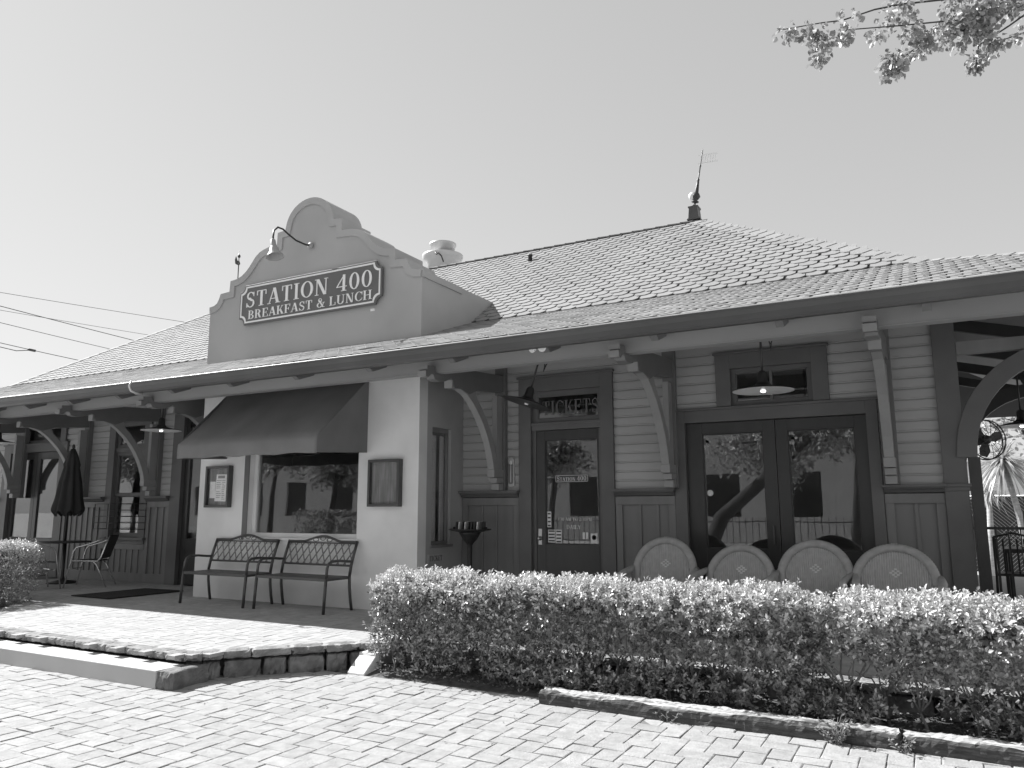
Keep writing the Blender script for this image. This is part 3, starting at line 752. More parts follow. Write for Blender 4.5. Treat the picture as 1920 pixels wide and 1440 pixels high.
drape(BX1 - 0.10, 8.29, 8.49, 0.84, 2.22, 12, 0.010, M['curtain'], swo); drape(BX1 - 0.10, 8.555, 8.67, 0.84, 2.22, 8, 0.012, M['curtain'], swo)

# ---- stepped parapet
HALF = [(2.0, 4.35), (1.90, 4.362), (1.835, 4.395), (1.80, 4.45), (1.765, 4.535), (1.575, 4.545), (1.565, 4.71), (1.43, 4.725), (1.33, 4.755), (1.245, 4.81), (1.18, 4.87), (1.11, 4.95), (1.05, 5.02), (0.98, 5.07), (0.90, 5.10), (0.80, 5.122), (0.62, 5.135), (0.615, 5.315), (0.465, 5.328)] + [(0.455 * math.cos(R(a)), 5.33 + 0.41 * math.sin(R(a))) for a in range(8, 90, 9)] + [(0.0, 5.74)]
OUT = [(XC - dx, z_) for dx, z_ in HALF] + [(XC + dx, z_) for dx, z_ in HALF[-2::-1]]
PX0, PX1 = OUT[0][0], OUT[-1][0]
pp = MB()
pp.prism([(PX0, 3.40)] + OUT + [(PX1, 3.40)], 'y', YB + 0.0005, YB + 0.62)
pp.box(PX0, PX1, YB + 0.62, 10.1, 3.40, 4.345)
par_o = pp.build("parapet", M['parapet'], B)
rim = MB()
def off(pts, d):
    res = []
    for i, p in enumerate(pts):
        a = Vector(pts[max(i - 1, 0)]); b_ = Vector(pts[min(i + 1, len(pts) - 1)]); p_ = Vector(p)
        n1 = (p_ - a); n2 = (b_ - p_)
        if n1.length < 1e-6: n1 = n2
        if n2.length < 1e-6: n2 = n1
        n1.normalize(); n2.normalize()
        m1 = Vector((n1.y, -n1.x)); m2 = Vector((n2.y, -n2.x)); mm = (m1 + m2); l = mm.length
        mm = mm / l if l > 1e-3 else m1
        k = min(1.4, 1.0 / max(0.5, mm.dot(m1)))
        res.append(tuple(p_ + mm * d * k))
    return res
INN = off(OUT, 0.10)
for i in range(len(OUT) - 1): rim.prism([OUT[i], OUT[i + 1], INN[i + 1], INN[i]], 'y', YB - 0.022, YB - 0.0005)
rim.box(PX1 - 0.001, PX1 + 0.02, YB, 8.9, 4.255, 4.345)
rim.build("parapet_rim", M['parapet'], par_o)

# ---- roof
rf = MB()
def rev(y): return 2 * YR - y
E_ = 0.0
P_ = dict(e0=(EX0, YE, zl(YE)), e1=(EX1, YE, zl(YE)), e2=(EX1, rev(YE), zl(YE)), e3=(EX0, rev(YE), zl(YE)), t0=(HX0, YT, ZT), t1=(HX1, YT, ZT), t2=(HX1, rev(YT), ZT), t3=(HX0, rev(YT), ZT), r0=(RX_0, YR, ZR), r1=(RX_1, YR, ZR))
names = list(P_); VV = [P_[n] for n in names]; ix = {n: i for i, n in enumerate(names)}
FF = [[ix[a] for a in f] for f in (('e0', 'e1', 't1', 't0'), ('e1', 'e2', 't2', 't1'), ('e2', 'e3', 't3', 't2'), ('e3', 'e0', 't0', 't3'), ('t0', 't1', 'r1', 'r0'), ('t1', 't2', 'r1'), ('t2', 't3', 'r0', 'r1'), ('t3', 't0', 'r0'))]
roof = MB().add([(a, b_, c - 0.006) for a, b_, c in VV], FF).build("roof", M['roof_base'], B)
def shingle_rows(mb, ya, yb, za, zb, xl, xr, expo, wdt, ph=0, thk=0.017):
    sl = math.hypot(yb - ya, zb - za); ty, tz = (yb - ya) / sl, (zb - za) / sl; ny, nz = -tz, ty
    rows = int(sl / expo) + 1
    for r_ in range(rows):
        s0 = r_ * expo; s1 = min(s0 + expo * 1.42, sl)
        if s1 - s0 < 0.03: continue
        t = s0 / sl; a = xl[0] + (xl[1] - xl[0]) * t; b_ = xr[0] + (xr[1] - xr[0]) * t
        k = math.floor(a / wdt) - 1
        while k * wdt < b_:
            c = (k + 0.5 + 0.5 * ((r_ + ph) % 2)) * wdt + random.gauss(0, 0.006); k += 1
            hw = wdt / 2 - 0.009
            if c + hw < a + 0.02 or c - hw > b_ - 0.02: continue
            j = random.gauss(0, 0.003); th = thk + random.gauss(0, 0.0012)
            ch = wdt * 0.22; cv = expo * 0.38
            out = [(-hw, s1), (-hw, s0 + cv + j), (-hw + ch, s0 + j), (hw - ch, s0 + j), (hw, s0 + cv + j), (hw, s1)]
            top = []; bot = []
            for dx, s in out:
                h_ = 0.001 + (th - 0.001) * (1 - (s - s0) / max(0.05, s1 - s0))
                X = min(max(c + dx, a), b_); y_ = ya + ty * s; z_ = za + tz * s
                top.append((X, y_ + ny * h_, z_ + nz * h_)); bot.append((X, y_, z_))
            fs = [tuple(range(6))] + [(i, i + 6, (i + 1) % 6 + 6, (i + 1) % 6) for i in range(5)]
            mb.add(top + bot, fs)
sh = MB()
shingle_rows(sh, YT, YR, ZT, ZR, (HX0, RX_0), (HX1, RX_1), 0.136, 0.225)
sh.build("upper_shingles", M['shingle'], roof)
sh = MB()
shingle_rows(sh, YE - 0.03, YT, zl(YE - 0.03), ZT, (EX0, HX0), (EX1, HX1), 0.136, 0.225, 1, 0.0085)
sh.build("lower_shingles", M['shingle'], roof)
# plain shingled planes on the far sides
MB().add([(a, b_, c + 0.004) for a, b_, c in VV], [FF[i] for i in (1, 2, 3, 5, 6, 7)]).build("rear_slope", M['shingle'], roof)
cap = MB()
def cap_run(p, q, n_out, wd=0.13, lenn=0.21):
    p = Vector(p); q = Vector(q); d = q - p; l = d.length; d.normalize(); k = int(l / lenn)
    side = d.cross(Vector((0, 0, 1))).normalized(); up = side.cross(d).normalized()
    for i in range(k + 1):
        a = p + d * (i * lenn) + up * 0.020; b_ = p + d * min(l, (i + 1.15) * lenn) + up * 0.010
        dn = up * 0.055
        vs = [a - side * wd - dn, a + up * 0.0, a + side * wd - dn, b_ - side * wd - dn, b_, b_ + side * wd - dn]
        vs += [v - up * 0.018 for v in vs]
        cap.add(vs, [(0, 1, 4, 3), (1, 2, 5, 4), (6, 9, 10, 7), (7, 10, 11, 8), (0, 6, 7, 1), (1, 7, 8, 2), (0, 3, 9, 6), (2, 8, 11, 5)])
cap_run(P_['r0'], P_['r1'], None); cap_run(P_['t1'], P_['r1'], None); cap_run(P_['t0'], P_['r0'], None); cap_run(P_['e1'], P_['t1'], None); cap_run(P_['e0'], P_['t0'], None)
cap.build("ridge_cap", M['cap'], roof)
# soffit boards under the flared roof
sf = MB()
def slab(pa, pb, pc, pd, t0, t1):
    vs = [Vector(p) - Vector((0, 0, t0)) for p in (pa, pb, pc, pd)] + [Vector(p) - Vector((0, 0, t1)) for p in (pa, pb, pc, pd)]
    sf.add(vs, [(0, 1, 2, 3), (7, 6, 5, 4), (0, 4, 5, 1), (1, 5, 6, 2), (2, 6, 7, 3), (3, 7, 4, 0)])
slab(P_['e0'], P_['e1'], P_['t1'], P_['t0'], 0.025, 0.06); slab(P_['e1'], P_['e2'], P_['t2'], P_['t1'], 0.026, 0.06); slab(P_['e3'], P_['e0'], P_['t0'], P_['t3'], 0.026, 0.06)
sf.build("soffit", M['soffit'], B)
# rafters with cut tails, coloured darker for the shadow under the eave
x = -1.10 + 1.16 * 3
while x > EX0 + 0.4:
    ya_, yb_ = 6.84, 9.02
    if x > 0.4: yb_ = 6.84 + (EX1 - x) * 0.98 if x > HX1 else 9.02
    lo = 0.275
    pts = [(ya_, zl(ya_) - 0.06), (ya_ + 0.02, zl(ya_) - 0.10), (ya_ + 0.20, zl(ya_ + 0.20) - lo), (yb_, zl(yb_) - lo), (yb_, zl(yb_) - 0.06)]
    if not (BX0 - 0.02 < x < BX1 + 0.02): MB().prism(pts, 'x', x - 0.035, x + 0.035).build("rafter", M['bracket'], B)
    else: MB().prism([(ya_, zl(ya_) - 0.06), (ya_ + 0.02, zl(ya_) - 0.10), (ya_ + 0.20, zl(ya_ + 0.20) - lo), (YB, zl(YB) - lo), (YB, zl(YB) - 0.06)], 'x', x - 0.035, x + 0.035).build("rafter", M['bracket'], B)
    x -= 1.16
# gutters
def gutter(xa, xb):
    g_ = MB(); n = 40
    prof = [(6.675, 2.995), (6.675, 2.83), (6.60, 2.825), (6.575, 2.85), (6.575, 2.90), (6.555, 2.935), (6.555, 2.965), (6.562, 2.965), (6.562, 2.94), (6.585, 2.90), (6.585, 2.855), (6.605, 2.835), (6.667, 2.84), (6.667, 2.995)]
    V = []; F = []; k = len(prof)
    for i in range(n + 1):
        X = xa + (xb - xa) * i / n; sag = 0.022 * ((X + 5.5) / 7.0) ** 2 - 0.012
        for y_, z_ in prof: V.append((X, y_ + 0.06, z_ + 0.015 + min(sag, 0.045)))
    for i in range(n):
        for j in range(k): F.append((i * k + j, i * k + (j + 1) % k, (i + 1) * k + (j + 1) % k, (i + 1) * k + j))
    g_.add(V, F); g_.f.append(tuple(range(k))); g_.f.append(tuple(n * k + j for j in range(k - 1, -1, -1))); g_.sm += [False, False]
    return g_
go_ = gutter(EX0, EX1).build("gutter", M['gutter'], B)
lipm = MB()
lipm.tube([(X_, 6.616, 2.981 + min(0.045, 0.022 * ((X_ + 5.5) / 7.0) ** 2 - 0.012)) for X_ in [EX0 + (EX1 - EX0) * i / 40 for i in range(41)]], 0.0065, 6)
lipm.build("sunlit_gutter_lip", M['metal_light'], go_)  # pale strip paints the sunlit line along the gutter edge
MB().box(EX1 + 0.005, EX1 + 0.12, YE, 17.6, 2.83, 2.985).build("gutter", M['gutter'], B)
# beam along the bracket ends
MB().box(EX0 + 1.2, 2.2, 7.30, 7.44, 2.82, 3.01).box(EX0 + 1.2, 2.2, 7.296, 7.30, 2.82, 2.832).build("beam", M['beam'], B, 0.004)
MB().box(2.06, 2.2, 7.441, 16.5, 2.82, 3.01).build("beam", M['beam'], B, 0.004)
# brackets
def bracket(x):
    w = 0.055
    arm = [(8.90, 3.02), (8.90, 2.80), (8.24, 2.735), (8.05, 2.66), (7.84, 2.70), (7.70, 2.69), (7.66, 2.78), (7.62, 2.80), (7.50, 2.745), (7.36, 2.725), (7.28, 2.74), (7.25, 2.79), (7.20, 2.79), (7.16, 2.745), (7.10, 2.75), (7.10, 2.815), (7.13, 2.83), (7.13, 2.88), (7.27, 2.89), (7.292, 2.815), (7.46, 2.815), (7.46, 2.95), (7.88, 2.96)]
    a = MB().prism(arm, 'x', x - w, x + w)
    br = a.build("bracket", M['bracket'], B, 0.004)
    lo = [(7.84, 2.70), (8.00, 2.655), (8.12, 2.58), (8.24, 2.48), (8.36, 2.36), (8.46, 2.23), (8.54, 2.10), (8.60, 1.97), (8.645, 1.84), (8.66, 1.76)]
    up = [(8.76, 1.76), (8.75, 1.86), (8.71, 1.99), (8.65, 2.12), (8.57, 2.26), (8.47, 2.40), (8.35, 2.53), (8.24, 2.63), (8.20, 2.735)]
    MB().prism(lo + up, 'x', x - w * 0.86, x + w * 0.86).build("brace", M['bracket_edge'], br, 0.004)
    f = MB()
    f.box(x - w, x + w, 8.66, 8.90, 1.66, 1.759); f.box(x - w, x + w, 8.72, 8.90, 1.585, 1.655); f.box(x - w, x + w, 8.775, 8.90, 1.494, 1.58); f.box(x - 0.035, x + 0.035, 8.76, 8.90, 1.76, 2.74)
    f.build("corbel", M['bracket_edge'], br, 0.004)
    MB().box(x - 0.075, x + 0.075, 8.90, 8.984, 1.494, 3.15).build("wall_post", M['bracket'], br, 0.004)
    for ya, yb, za, zb in ((7.09, 7.10, 2.745, 2.815), (7.118, 7.129, 2.832, 2.885), (7.64, 7.663, 2.69, 2.785)): MB().box(x - w * 1.02, x + w * 1.02, ya, yb, za, zb).build("end_block", M['bracket_edge'], br)
for x in (-0.38, -2.71, -5.04, -10.03, -12.0, -14.05, -16.15): bracket(x)
# arched side porch
for ya, yb in ((8.905, 9.045),):
    inner = arc(1.25, 1.75, 0.85, 0.95, 180, 0, 24); outer = arc(1.25, 1.75, 1.03, 1.12, 0, 180, 24)
    MB().prism(inner + outer, 'y', ya, yb).build("arch", M['trim'], B, 0.004); MB().prism(inner + outer, 'y', 12.0, 12.12).build("arch", M['dark_door'], B, 0.004)
    MB().box(0.315, 0.42, ya + 0.004, yb - 0.004, 0, 1.75).build("arch_leg", M['dark_door'], B); MB().box(2.075, 2.18, ya + .004, yb - .004, 0, 1.75).build("arch_leg", M['dark_door'], B)
    MB().box(0.302, 2.34, ya + 0.02, yb - 0.02, 2.80, 2.93).build("porch_beam", M['wainscot'], B, 0.004)
    MB().box(2.20, 2.36, 8.88, 9.06, 0, 3.42).build("porch_post", M['trim'], B, 0.004)
for y in (10.4, 11.9, 13.4, 14.9): MB().bar((0.2, y, 3.45), (2.5, y, 2.86), 0.06, 0.14).build("rafter", M['interior_dark'], B)
for y in (12.0, 15.2): MB().box(2.20, 2.36, y - 0.08, y + 0.08, 0, 3.0).build("porch_post", M['trim'], B, 0.004)

# ================================================================== THINGS ON AND AROUND THE BUILDING
# ---- name sign
sg = thing("sign_board", "dark sign lettered STATION 400 BREAKFAST & LUNCH on the stepped parapet", "sign", (-7.62, YB, 4.27))
def plaque(x0, x1, z0, z1, r):
    p = []
    for cx, cz, a0 in ((x0, z0, 90), (x1, z0, 180), (x1, z1, 270), (x0, z1, 360)): p += arc(cx, cz, r, r, a0, a0 - 90, 6)
    return p
MB().prism(plaque(-8.96, -6.28, 3.965, 4.575, 0.10), 'y', 7.886, 7.918).build("panel", M['sign_dark'], sg, 0.004)
bo = plaque(-8.935, -6.305, 3.99, 4.55, 0.10); bi = plaque(-8.912, -6.328, 4.013, 4.527, 0.10)
bd = MB()
for i in range(len(bo)):
    j = (i + 1) % len(bo); bd.prism([bo[i], bo[j], bi[j], bi[i]], 'y', 7.880, 7.886)
bd.build("border", M['white'], sg)
lettering("STATION 400", -8.83, -6.42, 4.225, 4.46, 7.8855, 0.008).build("lettering", M['white'], sg)
lettering("BREAKFAST & LUNCH", -8.77, -6.43, 4.045, 4.175, 7.8855, 0.008).build("lettering", M['white'], sg)

# ---- gooseneck lamp above the sign
gk = thing("gooseneck_lamp", "pale gooseneck lamp arching out over the sign on the stepped parapet", "lamp", (-7.61, YB, 5.0))
g = MB(); g.tube([(-7.61, 7.93, 5.0), (-7.61, 7.80, 4.985), (-7.605, 7.62, 4.985), (-7.60, 7.48, 5.02), (-7.60, 7.36, 5.065), (-7.595, 7.26, 5.06), (-7.59, 7.19, 4.99), (-7.58, 7.17, 4.90), (-7.57, 7.165, 4.82)], 0.013, 10)
g.build("arm", M['dark_metal'], gk)
MB().lathe([(0.05, 0), (0.05, 0.012), (0.03, 0.02), (0.02, 0.04)], (-7.61, 7.914, 5.0), 16, Matrix.Rotation(R(90), 3, 'X')).build("wall_plate", M['lamp_grey'], gk)
MB().lathe([(0.018, 0.07), (0.036, 0.05), (0.040, -0.03), (0.048, -0.06), (0.062, -0.075), (0.066, -0.11), (0.11, -0.185), (0.118, -0.20), (0.108, -0.196), (0.06, -0.115), (0.04, -0.07)], (-7.565, 7.163, 4.79), 28, Matrix.Rotation(R(-14), 3, 'Y')).build("shade", M['lamp_grey'], gk)

# ---- awning over the bay window
aw = thing("awning", "dark sloping canvas awning over the bay window", "awning", (-7.8, YB, 2.6))
ax0, ax1 = -9.12, -6.49
def awx(u, t): return ax0 + 0.14 * t + (ax1 - ax0 - 0.14 * t) * u      # the left edge draws in towards the front
n = 40; k = 10; V = []; F = []; rows = k + 1 + 5
for i in range(n + 1):
    w_ = 0.010 * math.sin(i * 1.15) + 0.008 * math.sin(i * 0.47)
    for j in range(k + 1):
        t = j / k
        dip = 0.022 * math.sin(PI * t) * (0.5 + 0.5 * math.cos(i * 2 * PI / n * 4.0)) + 0.012 * math.sin(i * 0.5 + t * 3) * t * (1 - t) * 2
        V.append((awx(i / n, t), YB - 0.01 - 0.94 * t + dip * 0.4, 2.97 - 0.84 * t - dip))
    for j in range(5):
        t = (j + 1) / 5
        V.append((awx(i / n, 1), 6.988 - 0.008 * min(1, t * 3) + w_ * t, 2.125 - 0.195 * t + 0.008 * math.sin(i * 0.6) * t))
for i in range(n):
    for j in range(rows - 1): F.append((i * rows + j, (i + 1) * rows + j, (i + 1) * rows + j + 1, i * rows + j + 1))
cn = MB().add(V, F, True); o = cn.build("canopy", M['awning'], aw); sm = o.modifiers.new("thick", 'SOLIDIFY'); sm.thickness = 0.006
for u_, o_ in ((0, -0.004), (1, 0.004)):
    xb_, xf_ = awx(u_, 0), awx(u_, 1); V = []
    for d_ in (0, o_): V += [(xb_ + d_, YB - 0.01, 2.97), (xf_ + d_, 6.99, 2.13), (xf_ + d_, 6.99, 1.93), (xb_ + d_, YB - 0.01, 1.985)]
    MB().add(V, [(0, 1, 2, 3), (7, 6, 5, 4), (0, 4, 5, 1), (1, 5, 6, 2), (2, 6, 7, 3), (3, 7, 4, 0)]).build("side_panel", M['awning'], aw)
fr = MB(); fr.tube([(awx(0, 0) + .01, YB - .01, 2.0), (awx(0, 1) + .01, 7.0, 2.10), (ax1 - .01, 7.0, 2.10), (ax1 - .01, YB - .01, 2.0)], 0.013, 8); fr.tube([(ax0, YB - .02, 2.965), (ax1, YB - .02, 2.965)], 0.015, 8)
for xx in (-8.2, -7.3): fr.tube([(xx, YB - .01, 2.0), (xx, 7.0, 2.11)], 0.011, 8)
fr.build("frame", M['dark_metal'], aw)

# ---- framed notice cases either side of the bay window
def notice(x0, x1, label, filled):
    t = thing("notice_case", label, "notice case", ((x0 + x1) / 2, YB, 1.28), "wall cases beside the bay window")
    f_ = MB()
    for a in ((x0, x0 + .035, 1.285, 1.885), (x1 - .035, x1, 1.285, 1.885), (x0 + .035, x1 - .035, 1.285, 1.32), (x0 + .035, x1 - .035, 1.85, 1.885)): f_.box(a[0], a[1], YB - 0.085, YB, a[2], a[3])
    f_.build("frame", M['bronze'], t, 0.004)
    MB().box(x0 + .035, x1 - .035, YB - 0.03, YB - 0.001, 1.32, 1.85).build("back_board", M['menu_wood'], t)
    if filled:
        pg = MB(); pg.prism([(x0 + .17, 1.375), (x1 - .085, 1.37), (x1 - .08, 1.76), (x0 + .19, 1.765)], 'y', YB - 0.038, YB - 0.034); pg.box(x0 + .06, x0 + .17, YB - 0.036, YB - 0.032, 1.42, 1.66)
        po = pg.build("menu_page", M['paper'], t)
        pr = MB(); pr.box(x0 + .225, x1 - .125, YB - 0.041, YB - 0.0385, 1.705, 1.745)
        for r_ in range(11):
            for c0, c1 in ((x0 + .20, x0 + .30), (x0 + .315, x1 - .105)):
                if random.random() < 0.85: pr.box(c0, c1 - random.uniform(0, .03), YB - 0.0405, YB - 0.0385, 1.40 + r_ * 0.027, 1.408 + r_ * 0.027)
        pr.build("print", mat('grey_print', 0.30, 0.8), po)
    MB().box(x0 + .035, x1 - .035, YB - 0.068, YB - 0.063, 1.32, 1.85).build("pane", M['case_glass'], t)
notice(-9.45, -8.96, "bronze wall case holding a white menu page, above the left bench", True)
notice(-6.41, -5.91, "empty bronze wall case with streaky wooden back, between the awning and the bay corner", False)

# ---- benches
def make_bench(label):
    t = thing("garden_bench", label, "bench", (0, 0, 0), "metal benches under the bay window")
    w = 0.60
    back = [(0.50, 0.0), (0.475, 0.12), (0.45, 0.28), (0.445, 0.42), (0.47, 0.55), (0.52, 0.70), (0.575, 0.845)]
    for s in (-1, 1):
        MB().tube([(s * w, 0.0, 0.0), (s * w, 0.012, 0.2), (s * w, 0.028, 0.42)], 0.019, 10).build("leg", M['bronze'], t)
        MB().tube([(s * w, y, z_) for y, z_ in back[:4]], 0.019, 10).build("leg", M['bronze'], t)
        MB().tube([(s * w, 0.028, 0.42), (s * w, 0.04, 0.54), (s * w, 0.065, 0.595), (s * w, 0.11, 0.617), (s * w, 0.25, 0.622), (s * w, 0.40, 0.605), (s * w, 0.49, 0.600)], 0.017, 10).build("armrest", M['bronze'], t)
        MB().tube([(s * w, y, z_) for y, z_ in back[3:]], 0.019, 10).build("back_post", M['bronze'], t)
    se = MB()
    se.box(-w, w, 0.015, 0.05, 0.385, 0.42); se.box(-w, w, 0.43, 0.46, 0.385, 0.42)
    for k in range(7): se.box(-w + 0.02, w - 0.02, 0.062 + k * 0.053, 0.062 + k * 0.053 + 0.038, 0.402, 0.416)
    for s in (-1, 1): se.bar((s * (w - 0.01), 0.02, 0.40), (s * (w - 0.01), 0.46, 0.40), 0.02, 0.03)
    se.build("seat", M['bronze'], t, 0.003)
    # backrest: frame with an arched top rail and a diagonal lattice
    def bk(u, v): return (u, 0.462 + (v - 0.52) * 0.34, v)           # leaning plane
    def top(u): return 0.835 + 0.065 * max(0.0, math.cos(min(1.0, abs(u) / 0.33) * PI / 2)) ** 1.4
    bk_ = MB()
    us = [-w + 2 * w * i / 40 for i in range(41)]
    bk_.tube([bk(u, top(u)) for u in us], 0.016, 8); bk_.tube([bk(-w, 0.545), bk(w, 0.545)], 0.013, 8); bk_.tube([bk(-w, 0.815 - .0), bk(w, 0.815 - .0)], 0.008, 6)
    bo_ = bk_.build("backrest", M['bronze'], t)
    la = MB(); st_ = 0.118
    for k in range(-4, 14):
        for sgn in (-1, 1):
            u0 = -w + k * st_; v0, v1 = 0.548, 0.812; dx = (v1 - v0) * 0.62
            a, b_ = (u0, u0 + dx) if sgn > 0 else (u0 + dx, u0)
            # clip to the frame
            ta, tb = 0.0, 1.0
            for lim, sg_ in ((-w, 1), (w, -1)):
                da = (a - lim) * sg_; db = (b_ - lim) * sg_
                if da < 0 and db < 0: ta, tb = 1, 0; break
                if da < 0: ta = max(ta, da / (da - db))
                elif db < 0: tb = min(tb, da / (da - db))
            if tb - ta < 0.05: continue
            p = bk(a + (b_ - a) * ta, v0 + (v1 - v0) * ta); q = bk(a + (b_ - a) * tb, v0 + (v1 - v0) * tb)
            yo = 0.003 * sgn
            la.bar((p[0], p[1] + yo, p[2]), (q[0], q[1] + yo, q[2]), 0.016, 0.006, (0, 1, 0))
    for c in (-0.12, 0.0, 0.12):
        la.tube([bk(c + 0.045 * math.cos(a), 0.842 + (0.03 if c == 0 else 0.012) + 0.022 * math.sin(a)) for a in [i * 2 * PI / 14 for i in range(15)]], 0.006, 6)
    la.build("lattice", M['lattice'], bo_)
    return t
bn = make_bench("left metal bench with lattice back, standing below the menu case")
bn.location = (-8.54, 7.31, 0.0)
dup(bn, (-7.185, 7.33, 0.0), R(-1.5), "right metal bench with lattice back, standing nearer the hedge")

# ---- pendant lamps under the eave
def make_lamp(label):
    t = thing("pendant_lamp", label, "lamp", (0, 0, 0), "pendant lamps under the eave")
    MB().tube([(0, 0, 0.10), (0, 0, 0.74)], 0.011, 8).build("rod", M['dark_metal'], t)
    MB().lathe([(0.0, 0.17), (0.03, 0.165), (0.045, 0.14), (0.05, 0.06), (0.075, 0.03), (0.15, 0.008), (0.285, -0.022), (0.288, -0.028)], (0, 0, 0), 36).build("shade", M['dark_metal'], t)
    MB().lathe([(0.287, -0.030), (0.15, -0.002), (0.07, 0.02), (0.045, 0.05), (0.0, 0.052)], (0, 0, 0), 36).build("reflector", M['enamel'], t)
    MB().lathe([(0.0, -0.045), (0.02, -0.04), (0.032, -0.015), (0.025, 0.015), (0.015, 0.045)], (0, 0, 0), 16).build("bulb", M['bulb'], t)
    wr = MB()
    for k in range(3): wr.tube([(0.02 + 0.012 * k, 0.0, 0.72), (0.05 + 0.015 * k, 0.01, 0.52 - 0.02 * k), (0.09, 0.01, 0.43 - 0.03 * k), (0.13 - .01 * k, 0, 0.50), (0.14, 0, 0.73)], 0.006, 6)
    wr.build("wire", M['dark_metal'], t)
    return t
l1 = make_lamp("pendant lamp with shining white underside in front of the wide double doors")
l1.location = (-1.38, 7.60, 2.40)
l2 = dup(l1, (-3.95, 7.60, 2.45), 0, "pendant lamp hanging crooked in front of the ticket door")
l2.rotation_euler = (R(-7), R(15), 0)
for ch in kids(l2):
    if ch.name.startswith(('reflector', 'bulb')): ch.data = ch.data.copy(); ch.data.materials[0] = M['dark_metal' if ch.name.startswith('ref') else 'enamel']
dup(l1, (-10.17, 7.60, 2.46), R(40), "pendant lamp hanging at the left end of the dark awning")
dup(l1, (-14.55, 7.60, 2.46), R(70), "pendant lamp at the far left end of the porch")
dup(l1, (0.98, 11.0, 2.25), R(20), "pendant lamp hanging under the arched side porch")

# ---- small fittings
fl = thing("flood_light", "small white double flood light fixed under the gutter left of the ticket door", "light", (-3.42, 6.95, 2.9))
f_ = MB(); f_.box(-3.46, -3.38, 6.86, 6.98, 2.90, 2.945); f_.build("mount", M['metal_light'], fl, 0.004)
for sx in (-1, 1):
    MB().lathe([(0.0, -0.05), (0.02, -0.05), (0.035, -0.01), (0.042, 0.03), (0.03, 0.032), (0.0, 0.02)], (-3.42 + sx * 0.05, 6.82, 2.865), 16, Matrix.Rotation(R(115), 3, 'X') @ Matrix.Rotation(R(18 * sx), 3, 'Y')).build("lamp_head", M['white'], fl)
hk = thing("gutter_hook", "shiny curved hook hanging on the gutter at the left end of the bay", "hook", (-9.42, 6.55, 2.95))
MB().tube([(-9.42, 6.53, 2.97), (-9.42, 6.50, 2.90), (-9.42, 6.53, 2.84), (-9.41, 6.60, 2.81), (-9.40, 6.70, 2.815)], 0.014, 8).build("hook_bar", M['metal_light'], hk)

th = thing("wall_thermometer", "pale round topped wall thermometer beside the ticket door", "thermometer", (-4.90, 8.98, 1.55))
shp = [(-4.945, 1.56), (-4.945, 1.88)] + arc(-4.90, 1.88, 0.045, 0.05, 180, 0, 8) + [(-4.855, 1.56)] + arc(-4.90, 1.56, 0.045, 0.02, 0, -180, 6)
MB().prism(shp, 'y', 8.958, 8.984).build("plate", M['metal_light'], th, 0.003)
MB().prism([(-4.905 + 0.75 * (x + 4.90), 1.725 + 0.80 * (z_ - 1.725)) for x, z_ in shp], 'y', 8.952, 8.9578).build("dial", M['wainscot'], th)
gl_ = MB().lathe([(0.028, 0), (0.028, 0.004), (0, 0.004)], (-4.90, 8.951, 1.86), 16, Matrix.Rotation(R(90), 3, 'X')); gl_.tube([(-4.90, 8.947, 1.84), (-4.90, 8.947, 1.60)], 0.006, 8); gl_.build("glass_tube", M['enamel'], th)

# pedestal stand beside the ticket door with its crayon cups
ps = thing("pedestal_stand", "dark pedestal stand with a wide dish beside the bay", "stand", (-5.22, 8.45, 0))
MB().lathe([(0.16, 0.0), (0.165, 0.02), (0.06, 0.05), (0.035, 0.10), (0.03, 0.40), (0.032, 0.80), (0.045, 0.825), (0.09, 0.87), (0.13, 0.94), (0.14, 0.965)], (-5.22, 8.45, 0), 24).build("column", M['dark_metal'], ps)
MB().lathe([(0.13, 0.960), (0.25, 0.985), (0.275, 0.995), (0.275, 1.005), (0.24, 0.995), (0.0, 0.985)], (-5.22, 8.45, 0), 30).build("dish", M['dark_metal'], ps)
mb_ = thing("menu_rack", "row of folded menus standing in a tray on the dark pedestal stand", "menus", (-5.21, 8.45, 0.985))
MB().box(-5.43, -5.01, 8.38, 8.52, 0.992, 1.0).box(-5.43, -5.42, 8.38, 8.52, 1.0, 1.03).box(-5.02, -5.01, 8.38, 8.52, 1.0, 1.03).build("tray", M['dark_metal'], mb_)
for k in range(9):
    x = -5.40 + k * 0.045
    MB().prism([(x, 1.001), (x + 0.012, 1.001), (x + 0.020, 1.092), (x + 0.008, 1.095)], 'y', 8.385, 8.515).build("menu", (M['paper'], M['ink'], M['wicker_light'])[(k * 5) % 3 if k % 2 else 1], mb_)
tk = thing("ticket_plate", "small pale plate lettered TICKET low on the side of the bay", "sign", (BX1, 8.33, 0.64))
tb = MB(); tb.box(-0.17, 0.17, 0.0, 0.012, -0.05, 0.05); rot = Matrix.Translation((BX1 + 0.001, 8.34, 0.635)) @ Matrix.Rotation(R(90), 4, 'Z')
tb.xform(Matrix.Translation((BX1 + 0.014, 8.34, 0.635)) @ Matrix.Rotation(R(90), 4, 'Z')); tb.build("plate", M['wicker'], tk)
tl = lettering("TICKET", -0.145, 0.145, -0.033, 0.033, 0.0, 0.002); tl.xform(Matrix.Translation((BX1 + 0.0145, 8.34, 0.635)) @ Matrix.Rotation(R(90), 4, 'Z')); tl.build("lettering", M['ink'], tk)

tag(MB().prism([(-11.28, 7.12), (-10.40, 7.12), (-10.36, 8.34), (-11.22, 8.30)], 'z', 0.004, 0.018).build("door_mat", M['mat'], None, 0.004), "black rubber mat lying on the platform before the dark doorway", "mat")

